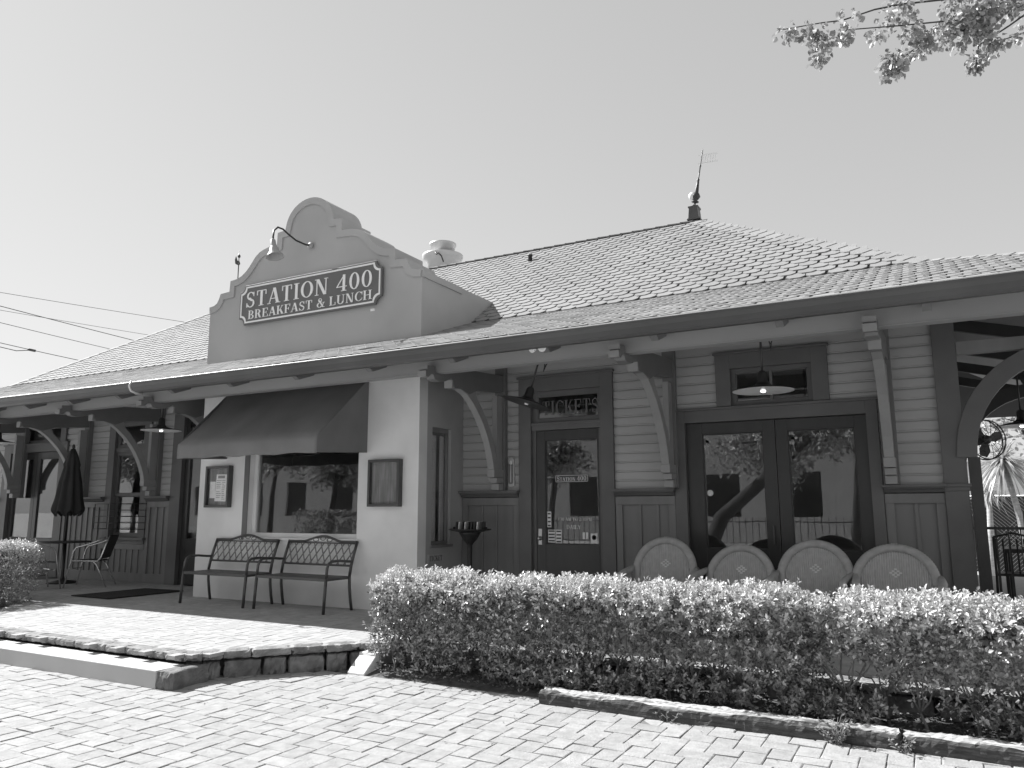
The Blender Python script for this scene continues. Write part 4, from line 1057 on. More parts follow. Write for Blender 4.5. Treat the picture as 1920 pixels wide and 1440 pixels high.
rk = thing("wire_rack", "wire basket rack fixed under the tall left window", "rack", (-12.4, 8.8, 1.1))
wr = MB()
for z_ in (0.92, 1.03, 1.14, 1.25, 1.36): wr.tube([(-13.3, 8.94, z_), (-13.3, 8.70, z_), (-12.2, 8.70, z_), (-12.2, 8.94, z_)], 0.006, 6)
for x in (-13.3, -12.93, -12.57, -12.2): wr.tube([(x, 8.70, 1.36), (x, 8.70, 0.92), (x, 8.94, 0.92)], 0.007, 6)
tag(wr.build("wire_rack", M['dark_metal'], rk), None, None)
rk.name = "wire_rack"; kids(rk)[0].name = "wire_frame"

# ---- wicker armchairs
def make_wicker(label, hgt, wid):
    t = thing("wicker_armchair", label, "armchair", (0, 0, 0), "wicker armchairs before the double doors")
    # barrel back: outline in (u, v), wrapped round a shallow arc
    def P(u, v, o=0.0):
        a = u / 0.8
        return (0.8 * math.sin(a) + o * math.sin(a), 0.30 - 0.8 * (1 - math.cos(a)) * 0.9 + (v - 0.42) * 0.20 - o * math.cos(a) * -1.0, v)
    def half(v):
        t_ = min(1.0, max(0.0, (v - (hgt - 0.37)) / 0.37))
        return wid * max(0.0, 1 - t_ ** 2.1) ** 0.5
    shell = MB(); nu, nv = 24, 16; V = []; F = []
    for j in range(nv + 1):
        v = 0.38 + (hgt - 0.03 - 0.38) * j / nv
        for i in range(nu + 1): V.append(P((half(v) - 0.02) * (-1 + 2 * i / nu), v, -0.022))
    for j in range(nv):
        for i in range(nu): F.append((j * (nu + 1) + i, j * (nu + 1) + i + 1, (j + 1) * (nu + 1) + i + 1, (j + 1) * (nu + 1) + i))
    o_ = shell.add(V, F, True).build("backrest", M['wicker_panel'], t); sm_ = o_.modifiers.new("thick", 'SOLIDIFY'); sm_.thickness = 0.02; sm_.offset = 1
    rb = MB()
    for i in range(33):
        u = (wid - 0.05) * (-1 + 2 * i / 32)
        vt = 0.38
        while vt < hgt and half(vt) - 0.035 > abs(u): vt += 0.01
        if vt > 0.46: rb.tube([P(u, 0.38 + (vt - 0.38) * q / 5, -0.028) for q in range(6)], 0.0065, 5)
    rb.build("weave", M['wicker_panel'], o_)
    dm = MB()
    for a in range(-3, 4):
        for b_ in range(-3, 4):
            if abs(a) + abs(b_) <= 3 and (a + b_) % 2 == 0:
                u, v = a * 0.022, 0.66 + (hgt - 0.93) * 0.6 + b_ * 0.017
                c = P(u, v, -0.038); dm.bar((c[0] - 0.012, c[1], c[2]), (c[0] + 0.012, c[1], c[2]), 0.008, 0.014)
    dm.build("diamond_weave", M['wicker_light'], o_)
    # thick rolled border with wrapping
    rim_ = []; zc_ = hgt - 0.37; rw = 0.040
    for q in range(15): rim_.append((-(wid - rw), 0.40 + (zc_ - 0.40) * q / 15))
    for q in range(91):
        th_ = PI - PI * q / 90; rim_.append(((wid - rw) * math.cos(th_), zc_ + (0.37 - rw) * abs(math.sin(th_)) ** 0.95))
    for q in range(15): rim_.append(((wid - rw), zc_ - (zc_ - 0.40) * q / 15))
    rp = [P(u, v, -0.016) for u, v in rim_]
    MB().tube(rp, [rw + 0.0045 * (q % 2) for q in range(len(rp))], 10).build("border", M['wicker'], t)
    for s in (-1, 1):
        pts = [P(s * half(0.62), 0.62, -0.012), (s * (wid - 0.01), 0.14, 0.60), (s * (wid + 0.0), 0.0, 0.585), (s * (wid + 0.0), -0.14, 0.57), (s * (wid - 0.01), -0.24, 0.53)]
        MB().tube(pts, [0.028, 0.033, 0.036, 0.036, 0.028], 10).build("armrest", M['wicker'], t)
        sd_ = MB().prism([(0.22, 0.10), (-0.24, 0.10), (-0.24, 0.54), (-0.14, 0.57), (0.20, 0.585)], 'x', s * (wid + 0.005) - 0.012, s * (wid + 0.005) + 0.012); sd_.build("side_panel", M['wicker'], t)
        MB().tube([(s * wid, -0.23, 0.0), (s * wid, -0.24, 0.54)], 0.022, 8).build("leg", M['wicker'], t)
        MB().tube([(s * (wid - 0.06), 0.30, 0.0), (s * (wid - 0.06), 0.27, 0.42)], 0.022, 8).build("leg", M['wicker'], t)
    MB().box(-wid + 0.01, wid - 0.01, -0.25, 0.27, 0.33, 0.40).build("seat", M['wicker'], t, 0.02)
    MB().box(-wid + 0.02, wid - 0.02, -0.252, -0.23, 0.12, 0.33).build("apron", M['wicker'], t)
    return t
spec = [(-2.60, 7.95, 0.945, 0.365, 3, "wicker armchair with rounded back, first from the ticket door"), (-1.83, 7.93, 0.885, 0.375, -4, "low backed wicker armchair before the left leaf of the wide double doors"),
        (-1.08, 7.93, 0.94, 0.375, 2, "tall backed wicker armchair before the right leaf of the wide double doors"), (-0.40, 7.90, 0.915, 0.40, -3, "wicker armchair with rounded back beside the corner post")]
for x, y, hg, wd_, rz, lab in spec:
    c = make_wicker(lab, hg, wd_); c.location = (x, y, 0.0); c.rotation_euler = (0, 0, R(rz))

# ---- cafe table, chairs and parasol at the left
ct = thing("cafe_table", "round dark cafe table with a closed parasol through it", "table", (-13.45, 8.30, 0))
MB().lathe([(0.0, 0.69), (0.40, 0.69), (0.415, 0.70), (0.40, 0.715), (0.0, 0.715)], (-13.45, 8.30, 0), 36).build("tabletop", M['dark_metal'], ct)
MB().lathe([(0.24, 0.0), (0.24, 0.03), (0.05, 0.06), (0.03, 0.12), (0.03, 0.69)], (-13.45, 8.30, 0), 24).build("pedestal", M['dark_metal'], ct)
pr = thing("parasol", "closed dark parasol standing through the cafe table", "parasol", (-13.45, 8.30, 0.7))
MB().tube([(-13.45, 8.30, 0.72), (-13.45, 8.30, 2.36)], 0.02, 10).lathe([(0, 0.09), (0.02, 0.07), (0.03, 0.03), (0.015, 0)], (-13.45, 8.30, 2.33), 12).build("pole", M['dark_metal'], pr)
V = []; F = []; n = 48; lv = [(2.33, 0.035), (2.22, 0.085), (2.05, 0.14), (2.0, 0.13), (1.75, 0.185), (1.45, 0.225), (1.24, 0.265), (1.19, 0.265)]
for li, (z_, r_) in enumerate(lv):
    for j in range(n):
        a = 2 * PI * j / n; f_ = 1 - 0.28 * (0.5 + 0.5 * math.cos(8 * a)) * min(1, li / 3)
        V.append((-13.45 + r_ * f_ * math.cos(a), 8.30 + r_ * f_ * math.sin(a), z_ - (0.05 * math.cos(8 * a) if li >= 6 else 0)))
for li in range(len(lv) - 1):
    for j in range(n): F.append((li * n + j, li * n + (j + 1) % n, (li + 1) * n + (j + 1) % n, (li + 1) * n + j))
o = MB().add(V, F, True).build("canopy", M['canvas_dark'], pr); sm = o.modifiers.new("thick", 'SOLIDIFY'); sm.thickness = 0.005
def make_cafe_chair(label):
    t = thing("cafe_chair", label, "chair", (0, 0, 0), "metal cafe chairs at the round table")
    for s in (-1, 1):
        MB().tube([(s * 0.27, -0.30, 0.0), (s * 0.265, -0.22, 0.40), (s * 0.265, -0.19, 0.58), (s * 0.265, -0.15, 0.64), (s * 0.262, 0.05, 0.70), (s * 0.24, 0.28, 0.80)], 0.013, 8).build("leg", M['alu'], t)
        MB().tube([(s * 0.24, 0.34, 0.0), (s * 0.22, 0.16, 0.36), (s * 0.22, 0.10, 0.42)], 0.013, 8).build("leg", M['alu'], t)
        MB().tube([(s * 0.225, -0.22, 0.425), (s * 0.225, 0.17, 0.415), (s * 0.225, 0.22, 0.47), (s * 0.225, 0.33, 0.83)], 0.012, 8).build("side_rail", M['alu'], t)
    MB().tube([(-0.255, -0.20, 0.30), (0.255, -0.20, 0.30)], 0.009, 8).tube([(-0.23, 0.22, 0.26), (0.23, 0.22, 0.26)], 0.009, 8).build("stretcher", M['alu'], t)
    MB().box(-0.225, 0.225, -0.22, 0.19, 0.412, 0.432).build("seat", M['weave_dark'], t, 0.006)
    MB().prism([(0.205, 0.46), (0.325, 0.84), (0.343, 0.835), (0.223, 0.455)], 'x', -0.22, 0.22).build("backrest", M['weave_dark'], t, 0.004)
    return t
cc = make_cafe_chair("silver cafe chair with dark weave, right of the round table, seen from its side")
cc.location = (-12.52, 8.2, 0); cc.rotation_euler = (0, 0, R(-52))
dup(cc, (-12.80, 7.45, 0), R(168), "silver cafe chair half hidden by the left hedge, its dark back towards the road")

# ---- on the roof
wv = thing("weather_vane", "tall weather vane with a ball and a pierced banner on the right ridge end", "weather vane", (RX_1, YR, ZR))
MB().prism([(-0.11, 0), (0.11, 0), (0.11, .02), (0.085, 0.03), (0.07, 0.20), (0.085, 0.21), (0.085, 0.235), (-0.085, 0.235), (-0.085, 0.21), (-0.07, 0.20), (-0.085, 0.03), (-0.11, 0.02)], 'y', -0.10, 0.10).xform(Matrix.Translation((RX_1, YR, ZR - 0.01))).build("base_block", M['gutter'], wv, 0.004)
tilt = Matrix.Translation((RX_1, YR, ZR + 0.23)) @ Matrix.Rotation(R(10.5), 4, 'Y')
sp = MB(); sp.lathe([(0.02, 0), (0.05, 0.01), (0.05, 0.03), (0.015, 0.04), (0.018, 0.07), (0.06, 0.085), (0.06, 0.10), (0.02, 0.11), (0.05, 0.14), (0.075, 0.185), (0.05, 0.235), (0.035, 0.25), (0.022, 0.42), (0.018, 0.46), (0.024, 0.475), (0.012, 0.49), (0.010, 0.70), (0.018, 0.715), (0.009, 0.73), (0.008, 0.98), (0, 1.02)], (0, 0, 0), 16); sp.xform(tilt); sp.build("spire", M['dark_metal'], wv)
gb = MB(); gb.lathe([(0.0, -0.07), (0.045, -0.055), (0.07, 0), (0.045, 0.055), (0, 0.07)], (-0.06, 0, 0.19), 16); gb.xform(tilt); gb.build("glass_ball", M['white'], wv)
bn_ = MB()
for z_ in (0.745, 0.885): bn_.box(-0.06, 0.26, -0.006, 0.006, z_, z_ + 0.016)
for k in range(6): bn_.bar((0.01 + k * 0.042, 0, 0.76), (0.025 + k * 0.042, 0, 0.886), 0.012, 0.008, (0, 1, 0))
bn_.xform(Matrix.Translation((RX_1, YR, ZR + 0.23)) @ Matrix.Rotation(R(3), 4, 'Y') @ Matrix.Translation((0.12, 0, -0.0))); bn_.build("banner", M['white'], wv)
w2 = thing("weather_vane", "small weather vane rising behind the left shoulder of the parapet", "weather vane", (RX_0 - 0.05, YR, ZR))
s2 = MB(); s2.lathe([(0.08, 0), (0.06, 0.1), (0.018, 0.14), (0.014, 0.5), (0.024, 0.52), (0.012, 0.54), (0.012, 0.92), (0.022, 0.94), (0.01, 0.96), (0.009, 1.10), (0.035, 1.13), (0.03, 1.17), (0.008, 1.19), (0.004, 1.28)], (RX_0 - 0.05, YR, ZR), 12); s2.build("rod", M['dark_metal'], w2)
MB().prism([(-0.02, 0.93), (-0.11, 0.98), (-0.13, 1.08), (-0.10, 1.16), (-0.05, 1.05), (0.02, 1.02), (0.05, 0.95)], 'y', -0.006, 0.006).xform(Matrix.Translation((RX_0 - 0.05, YR, ZR))).build("pointer", M['dark_metal'], w2)
ef = thing("exhaust_fan", "white round exhaust fan hood behind the parapet", "fan", (-8.75, 13.0, 6.2))
MB().lathe([(0.30, -0.9), (0.32, 0.0), (0.40, 0.06), (0.43, 0.12), (0.43, 0.16), (0.30, 0.20)], (-8.75, 13.0, 6.38), 32).build("base_hood", M['hood'], ef)
MB().lathe([(0.255, 0.0), (0.26, 0.19), (0.285, 0.20), (0.285, 0.235), (0.0, 0.26)], (-8.75, 13.0, 6.56), 32).build("cap", M['metal_light'], ef)
q = MB().lathe([(0.045, 0), (0.045, 0.04), (0, 0.04)], (-8.70, 12.64, 6.50), 16, Matrix.Rotation(R(90), 3, 'X')); q.tube([(-8.66, 12.58, 6.50), (-8.60, 12.56, 6.42), (-8.56, 12.56, 6.45), (-8.50, 12.58, 6.38), (-8.46, 12.60, 6.25)], 0.014, 8); q.build("conduit", M['dark_metal'], ef)
vp = MB().lathe([(0.035, -0.2), (0.035, 0.10), (0.045, 0.10), (0.045, 0.12), (0, 0.13)], (-5.9, 11.5, zu(11.5)), 14).build("roof_pipe", M['dark_metal'])
tag(vp, "short dark vent pipe near the roof ridge", "vent pipe")

# ---- overhead cables at the left
cab = [((-31.6, 8.4, 9.2), (-24.5, 29.7, 9.2), 0.010, "thin overhead cable, topmost of those above the left roof slope"), ((-31.97, 8.4, 8.8), (-27.5, 29.0, 8.8), 0.009, "faint overhead cable crossing a darker one above the left roof slope"),
       ((-26.9, 5.8, 8.4), (-30.8, 31.0, 8.4), 0.015, "darker overhead cable crossing behind a faint one above the left roof slope"), ((-27.8, 7.7, 8.0), (-31.3, 28.2, 8.0), 0.012, "overhead cable second from the bottom above the left roof slope"),
       ((-26.9, 10.0, 7.0), (-29.4, 23.0, 7.0), 0.013, "lowest overhead cable, with a splice, above the left roof slope")]
for a, b_, r_, lab in cab:
    a = Vector(a); b_ = Vector(b_)
    mb_c = MB().tube([a + (b_ - a) * i / 20 - Vector((0, 0, 0.10 * math.sin(PI * i / 20))) for i in range(21)], r_, 6)
    if a.z < 7.5:
        s0 = a + (b_ - a) * 0.415
        mb_c.tube([a + (b_ - a) * 0.20, a + (b_ - a) * 0.30 - Vector((0, 0, 0.22)), a + (b_ - a) * 0.37 - Vector((0, 0, 0.24)), s0 - Vector((0, 0, 0.10))], 0.015, 6)
        mb_c.tube([s0 - (b_ - a) * 0.01 - Vector((0, 0, 0.10)), s0 + (b_ - a) * 0.01 - Vector((0, 0, 0.10))], 0.05, 6)
    tag(mb_c.build("overhead_cable", M['cable']), lab, "cable", "cables above the left roof slope")

# ================================================================== PLANTING
def leaf_object(name, c, d, nrm, L, Wd, m, parent=None):
    """one mesh of folded leaf blades; arrays (N,3), lengths and widths (N,)"""
    n = len(c)
    d = d / (np.linalg.norm(d, axis=1, keepdims=True) + 1e-9)
    s = np.cross(d, nrm); s /= (np.linalg.norm(s, axis=1, keepdims=True) + 1e-9)
    nn = np.cross(s, d)
    Lc = L[:, None]; Wc = Wd[:, None]
    base = c; tip = c + d * Lc - nn * Lc * 0.12
    mid = c + d * Lc * 0.45
    lf = mid + s * Wc * 0.5 + nn * Wc * 0.18; rt = mid - s * Wc * 0.5 + nn * Wc * 0.18
    lf2 = c + d * Lc * 0.78 + s * Wc * 0.32 + nn * Wc * 0.08; rt2 = c + d * Lc * 0.78 - s * Wc * 0.32 + nn * Wc * 0.08
    P = np.stack([base, lf, lf2, tip, rt2, rt], 1).reshape(-1, 3)
    off = Vector((0, 0, 0)); p = parent
    while p is not None: off += p.location; p = p.parent
    P = P - np.array(off)
    me = bpy.data.meshes.new(name)
    me.vertices.add(n * 6); me.vertices.foreach_set("co", P.astype(np.float32).ravel())
    loops = (np.arange(n)[:, None] * 6 + np.array([0, 1, 2, 3, 0, 3, 4, 5])[None]).ravel()
    me.loops.add(n * 8); me.loops.foreach_set("vertex_index", loops.astype(np.int32))
    me.polygons.add(n * 2); me.polygons.foreach_set("loop_start", (np.arange(n * 2) * 4).astype(np.int32))
    me.update(calc_edges=True); me.validate()
    me.materials.append(m)
    o = bpy.data.objects.new(name, me); COL.objects.link(o)
    if parent: o.parent = parent
    return o
def unit(v): return v / (np.linalg.norm(v, axis=1, keepdims=True) + 1e-9)
def field(x, z, ph): return (np.sin(x * 3.1 + ph) * np.cos(z * 5.0 + x * 1.3 + ph * 2) + 0.6 * np.sin(x * 7.7 + z * 6.1 + ph * 3) + 0.4 * np.sin(x * 13.1 - z * 11 + ph)) / 2.0

def hedge(label, x0, x1, y0, y1, z0, zc, zt, ntw, m, ph, per=8, ll=(0.020, 0.038), gaps=0.55, holes=(), lit_top=True, group="clipped hedges before the station"):
    t = thing("clipped_hedge", label, "hedge", ((x0 + x1) / 2, (y0 + y1) / 2, z0), group)
    N = ntw
    kind = rng.random(N)
    u = rng.random(N); v = rng.random(N); w = rng.random(N)
    X = x0 + (x1 - x0) * u; Y = y0 + (y1 - y0) * v; Z = zc + (zt - zc) * w ** 1.15
    nr = np.zeros((N, 3))
    top = kind < 0.40; fr = (kind >= 0.40) & (kind < 0.66); bk = (kind >= 0.66) & (kind < 0.80); en = (kind >= 0.80) & (kind < 0.86)
    wavy = lambda a, b: 0.012 * np.sin(a * 4.3 + ph) + 0.014 * np.sin(a * 9.1 + b * 7 + ph) + 0.02 * np.sin(a * 17 + b * 13)
    Z[top] = zt + wavy(X[top], Y[top]) - np.abs(rng.normal(0, 0.035, top.sum())); nr[top] = (0, 0, 1)
    fx = 0.05 * np.sin(X * 2.7 + Z * 5 + ph) + 0.03 * np.sin(X * 8 - Z * 9)
    taper = np.clip((Z - zc) / (zt - zc), 0, 1)
    Y[fr] = (y0 + 0.10 * (1 - taper) ** 1.5 + fx + np.abs(rng.normal(0, 0.04, N)))[fr]; nr[fr] = (0, -1, 0.35)
    Y[bk] = (y1 - 0.08 * (1 - taper) + fx - np.abs(rng.normal(0, 0.04, N)))[bk]; nr[bk] = (0, 1, 0.35)
    sel = en & (rng.random(N) < 0.5)
    X[en] = np.where(rng.random(en.sum()) < 0.5, x0 + np.abs(rng.normal(0, 0.05, en.sum())), x1 - np.abs(rng.normal(0, 0.05, en.sum())))
    nr[en] = np.stack([np.where(X[en] < (x0 + x1) / 2, -1.0, 1.0), np.zeros(en.sum()), np.full(en.sum(), 0.4)], 1)
    # round the top edges
    ex = np.minimum(X - x0, x1 - X); ey = np.minimum(Y - y0, y1 - Y)
    Z -= top * (np.clip(0.12 - ex, 0, 0.12) ** 2 * 5 + np.clip(0.10 - ey, 0, 0.10) ** 2 * 5)
    low = np.clip((zc + 0.55 * (zt - zc) - Z) / (0.55 * (zt - zc)), 0, 1)
    keep = (field(X, Z, ph) > -1.1 + low * (0.35 + gaps)) | (rng.random(N) < 0.18 * (1 - low))
    keep &= rng.random(N) > low * 0.2
    for hx, hz, hrx, hrz in holes:
        keep &= ((X - hx) / hrx) ** 2 + ((Z - hz) / hrz) ** 2 > 1 + rng.normal(0, 0.25, N)
    X, Y, Z, nr = X[keep], Y[keep], Z[keep], nr[keep]
    N = len(X)
    td = unit(nr * 0.9 + rng.normal(0, 0.55, (N, 3)) + np.array([0, 0, 0.35]))
    tl = rng.uniform(0.05, 0.11, N)
    C0 = np.stack([X, Y, Z], 1)
    k = per
    s = np.tile(np.linspace(0.05, 1.0, k), (N, 1))
    c = (C0[:, None, :] + td[:, None, :] * (s * tl[:, None])[:, :, None]).reshape(-1, 3)
    a = (np.arange(k)[None] * 2.4 + rng.random((N, 1)) * 6.28)
    o1 = unit(np.cross(td, np.array([0.3, 0.2, 1.0])[None] + rng.normal(0, 0.1, (N, 3)))); o2 = np.cross(td, o1)
    rad = (o1[:, None, :] * np.cos(a)[:, :, None] + o2[:, None, :] * np.sin(a)[:, :, None])
    d = unit((rad * 0.85 + td[:, None, :] * (0.45 + 0.5 * s)[:, :, None]).reshape(-1, 3) + rng.normal(0, 0.22, (N * k, 3)))
    nn = unit((td[:, None, :] - rad * 0.4).reshape(-1, 3) + np.repeat(nr, k, 0) * 0.5 + np.array([0, 0, 0.25]) + rng.normal(0, 0.30, (N * k, 3)))
    L = rng.uniform(ll[0], ll[1], N * k); Wd = L * rng.uniform(0.42, 0.58, N * k)
    hi = (c[:, 2] > zt - 0.045 - 0.15 * rng.random(len(c)) ** 1.6) | (rng.random(len(c)) < 0.07)  # top leaves and scattered glints that get the painted sunlit grey
    if lit_top:
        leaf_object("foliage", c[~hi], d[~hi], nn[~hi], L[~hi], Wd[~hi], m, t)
        leaf_object("sunlit_leaves", c[hi], d[hi], nn[hi], L[hi], Wd[hi], M['sunlit_leaves'], t)
    else: leaf_object("foliage", c, d, nn, L, Wd, m, t)
    st_ = MB()
    x = x0 + 0.12
    while x < x1 - 0.08:
        yc = (y0 + y1) / 2 + random.uniform(-0.07, 0.07)
        b0 = Vector((x, yc, z0 - 0.02)); b1 = Vector((x + random.uniform(-.06, .06), yc + random.uniform(-.05, .05), z0 + random.uniform(0.14, 0.26)))
        st_.tube([b0, (b0 + b1) / 2 + Vector((random.uniform(-.015, .015), random.uniform(-.015, .015), 0)), b1], [0.013, 0.011, 0.010], 6)
        for q in range(8):
            e = Vector((x + random.uniform(-0.30, 0.30), random.uniform(y0 + 0.05, y1 - 0.05), random.uniform(zc + 0.35 * (zt - zc), zt - 0.05)))
            md = b1.lerp(e, 0.5) + Vector((random.uniform(-.06, .06), random.uniform(-.06, .06), random.uniform(-.03, .05)))
            st_.tube([b1, b1.lerp(md, .5) + Vector((random.uniform(-.02, .02), random.uniform(-.02, .02), 0)), md, md.lerp(e, .5) + Vector((random.uniform(-.02, .02), 0, random.uniform(-.02, .02))), e], [0.008, 0.0065, 0.0055, 0.0045, 0.003], 5)
        x += random.uniform(0.17, 0.30)
    st_.build("stems", M['stem'], t)
    return t
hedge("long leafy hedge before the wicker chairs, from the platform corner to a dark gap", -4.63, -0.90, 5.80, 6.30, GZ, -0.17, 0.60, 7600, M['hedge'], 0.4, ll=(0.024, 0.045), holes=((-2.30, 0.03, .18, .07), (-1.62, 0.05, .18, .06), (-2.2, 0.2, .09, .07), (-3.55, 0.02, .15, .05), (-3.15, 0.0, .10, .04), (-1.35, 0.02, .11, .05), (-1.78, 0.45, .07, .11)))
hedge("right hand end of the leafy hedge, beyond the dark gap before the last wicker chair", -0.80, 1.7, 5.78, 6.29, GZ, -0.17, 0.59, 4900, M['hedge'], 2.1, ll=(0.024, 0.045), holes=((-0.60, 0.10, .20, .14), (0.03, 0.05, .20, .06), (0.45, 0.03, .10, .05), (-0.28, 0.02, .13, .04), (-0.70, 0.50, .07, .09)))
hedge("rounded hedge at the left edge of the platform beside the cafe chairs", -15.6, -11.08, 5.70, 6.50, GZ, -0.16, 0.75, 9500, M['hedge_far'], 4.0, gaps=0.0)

# ---- litter and mulch on the bed
n = 2600
lx = rng.uniform(-4.7, 2.4, n); ly = 5.76 + 0.66 * rng.random(n); lx2 = rng.uniform(-14, -10.6, 300); ly2 = rng.uniform(5.3, 6.3, 300)
lc = np.stack([np.concatenate([lx, lx2]), np.concatenate([ly, ly2]), GZ + 0.03 + rng.random(n + 300) * 0.03], 1)
n2 = len(lc)
lo_ = leaf_object("leaf_litter", lc, np.concatenate([rng.normal(0, 1, (n2, 2)), rng.normal(0, .25, (n2, 1))], 1), np.array([0, 0, 1.0])[None] + rng.normal(0, .4, (n2, 3)), rng.uniform(0.02, 0.05, n2), rng.uniform(0.008, 0.022, n2), M['litter'])
lo_['kind'] = 'stuff'
# a few fallen leaves and crumbs on the pavers
n = 150
fx_ = rng.uniform(-8.5, 1.0, n); fy_ = np.where(rng.random(n) < 0.5, rng.uniform(3.2, 5.6, n), rng.uniform(5.45, 5.74, n)); okk = ~((fx_ < -5.6) & (fy_ > 4.45)); fx_, fy_ = fx_[okk], fy_[okk]; n = len(fx_)
fo = leaf_object("fallen_leaves", np.stack([fx_, fy_, np.full(n, GZ + 0.006)], 1), np.concatenate([rng.normal(0, 1, (n, 2)), np.zeros((n, 1))], 1), np.array([0, 0, 1.0])[None] + rng.normal(0, .25, (n, 3)), rng.uniform(0.012, 0.035, n), rng.uniform(0.004, 0.014, n), mat('dry_leaf', 0.16, 0.8, isl=0.5))
fo['kind'] = 'stuff'

# ---- timber edging
def timber(label, xa, xb, yaw, seed):
    rs = np.random.default_rng(seed)
    t = thing("timber_edging", label, "timber", (xa, 5.62, GZ), "timber edging along the bed")
    nx, ny, nz = 90, 6, 4; V = []; F = []; ids = {}
    grooves = rs.random((ny + 1,)) ; ph = rs.random(6) * 9
    def pt(i, j, k):
        key = (i, j, k)
        if key in ids: return ids[key]
        X = xa + (xb - xa) * i / nx
        yy = j / ny; zz = k / nz
        e = 0.012
        y = 5.575 + 0.165 * yy; z = GZ - 0.02 + 0.122 * zz
        if k == nz:
            z -= 0.014 * grooves[j] * (0.6 + 0.4 * math.sin(X * 5 + ph[0] + j)) + 0.006 * math.sin(X * 13 + j * 2.1 + ph[1]) + (0.020 if j in (0, ny) else 0) * (0.7 + 0.5 * math.sin(X * 7.3 + ph[2] + j))
        if j == 0: y += 0.010 * math.sin(X * 3.1 + ph[3]) + 0.006 * math.sin(X * 17 + k) + (0.012 if k == nz else 0)
        z += rs.normal(0, 0.0025); y += rs.normal(0, 0.0025)
        ids[key] = len(V); V.append((X + (0.012 * math.sin(j * 1.7 + ph[4]) if i in (0, nx) else 0), y + yaw * (X - xa), z)); return ids[key]
    top_f = []
    for i in range(nx):
        for j in range(ny): top_f.append((pt(i, j, nz), pt(i + 1, j, nz), pt(i + 1, j + 1, nz), pt(i, j + 1, nz)))
        for k in range(nz):
            F.append((pt(i, 0, k), pt(i + 1, 0, k), pt(i + 1, 0, k + 1), pt(i, 0, k + 1))); F.append((pt(i, ny, k), pt(i, ny, k + 1), pt(i + 1, ny, k + 1), pt(i + 1, ny, k)))
    for i in (0, nx):
        for j in range(ny):
            for k in range(nz):
                f = (pt(i, j, k), pt(i, j, k + 1), pt(i, j + 1, k + 1), pt(i, j + 1, k)); F.append(f if i == 0 else f[::-1])
    body_f = F
    MB().add(V, body_f, False).build("body", M['timber_body'], t, recalc=False)
    MB().add(V, top_f, False).build("pale_top", M['timber'], t, recalc=False)  # top faces take a paler grey than the body
timber("long weathered timber edging the bed, its left end lying on the pavers", -2.80, -0.31, -0.004, 3)
timber("weathered timber edging at the right, beyond the split joint", -0.285, 2.3, 0.0, 8)

wd = thing("concrete_wedge", "small white concrete wedge at the left end of the hedge bed", "wedge", (-4.75, 5.85, GZ))
MB().prism([(5.74, GZ - 0.01), (5.74, GZ + 0.012), (5.90, GZ + 0.135), (5.91, GZ + 0.165), (5.985, GZ + 0.165), (6.0, GZ - 0.01)], 'x', -4.86, -4.66).build("block", M['wedge'], wd, 0.008)

# ---- weeds by the timber
def weed(label, x, y, nst, h, seed):
    rs = np.random.default_rng(seed); t = thing("weed", label, "weed", (x, y, GZ), "weeds rooted along the timber edging")
    st_ = MB(); cs = []; ds = []
    for k in range(nst):
        a = rs.random() * 6.28; r_ = rs.uniform(0.02, 0.09); hh = h * rs.uniform(0.35, 1.0)
        p0 = Vector((x + 0.03 * math.cos(a), y + 0.02 * math.sin(a), GZ - 0.005)); p1 = p0 + Vector((r_ * math.cos(a), r_ * math.sin(a) * .6, hh))
        pm = p0.lerp(p1, 0.5) + Vector((rs.normal(0, .012), rs.normal(0, .012), 0.01))
        st_.tube([p0, pm, p1], [0.0028, 0.0024, 0.0016], 5)
        for q in range(7):
            u = rs.uniform(0.1, 1.0); c = p0.lerp(p1, u); cs.append(c); ds.append((math.cos(q * 2.4 + a), math.sin(q * 2.4 + a), 0.5))
        if k < 3: st_.lathe([(0, -0.008), (0.008, 0), (0, 0.008)], p1, 8)
    st_.build("stems", M['stem'], t)
    cs = np.array([tuple(c) for c in cs]); ds = np.array(ds) + rs.normal(0, .3, (len(cs), 3)); n = len(cs)
    leaf_object("foliage", cs, ds, np.array([0, 0, 1.0])[None] + rs.normal(0, .4, (n, 3)), rs.uniform(0.018, 0.04, n), rs.uniform(0.010, 0.022, n), M['hedge'], t)
weed("bushy weed with tall flower stalks growing before the joint of the timbers", -0.68, 5.545, 26, 0.20, 1)
weed("small weed at the joint between the two timbers", -0.28, 5.53, 7, 0.10, 2)
weed("small weed growing by the left end of the long timber", -2.28, 5.77, 9, 0.16, 3)
weed("tiny weed sprouting in front of the middle of the long timber", -1.78, 5.56, 5, 0.07, 4)

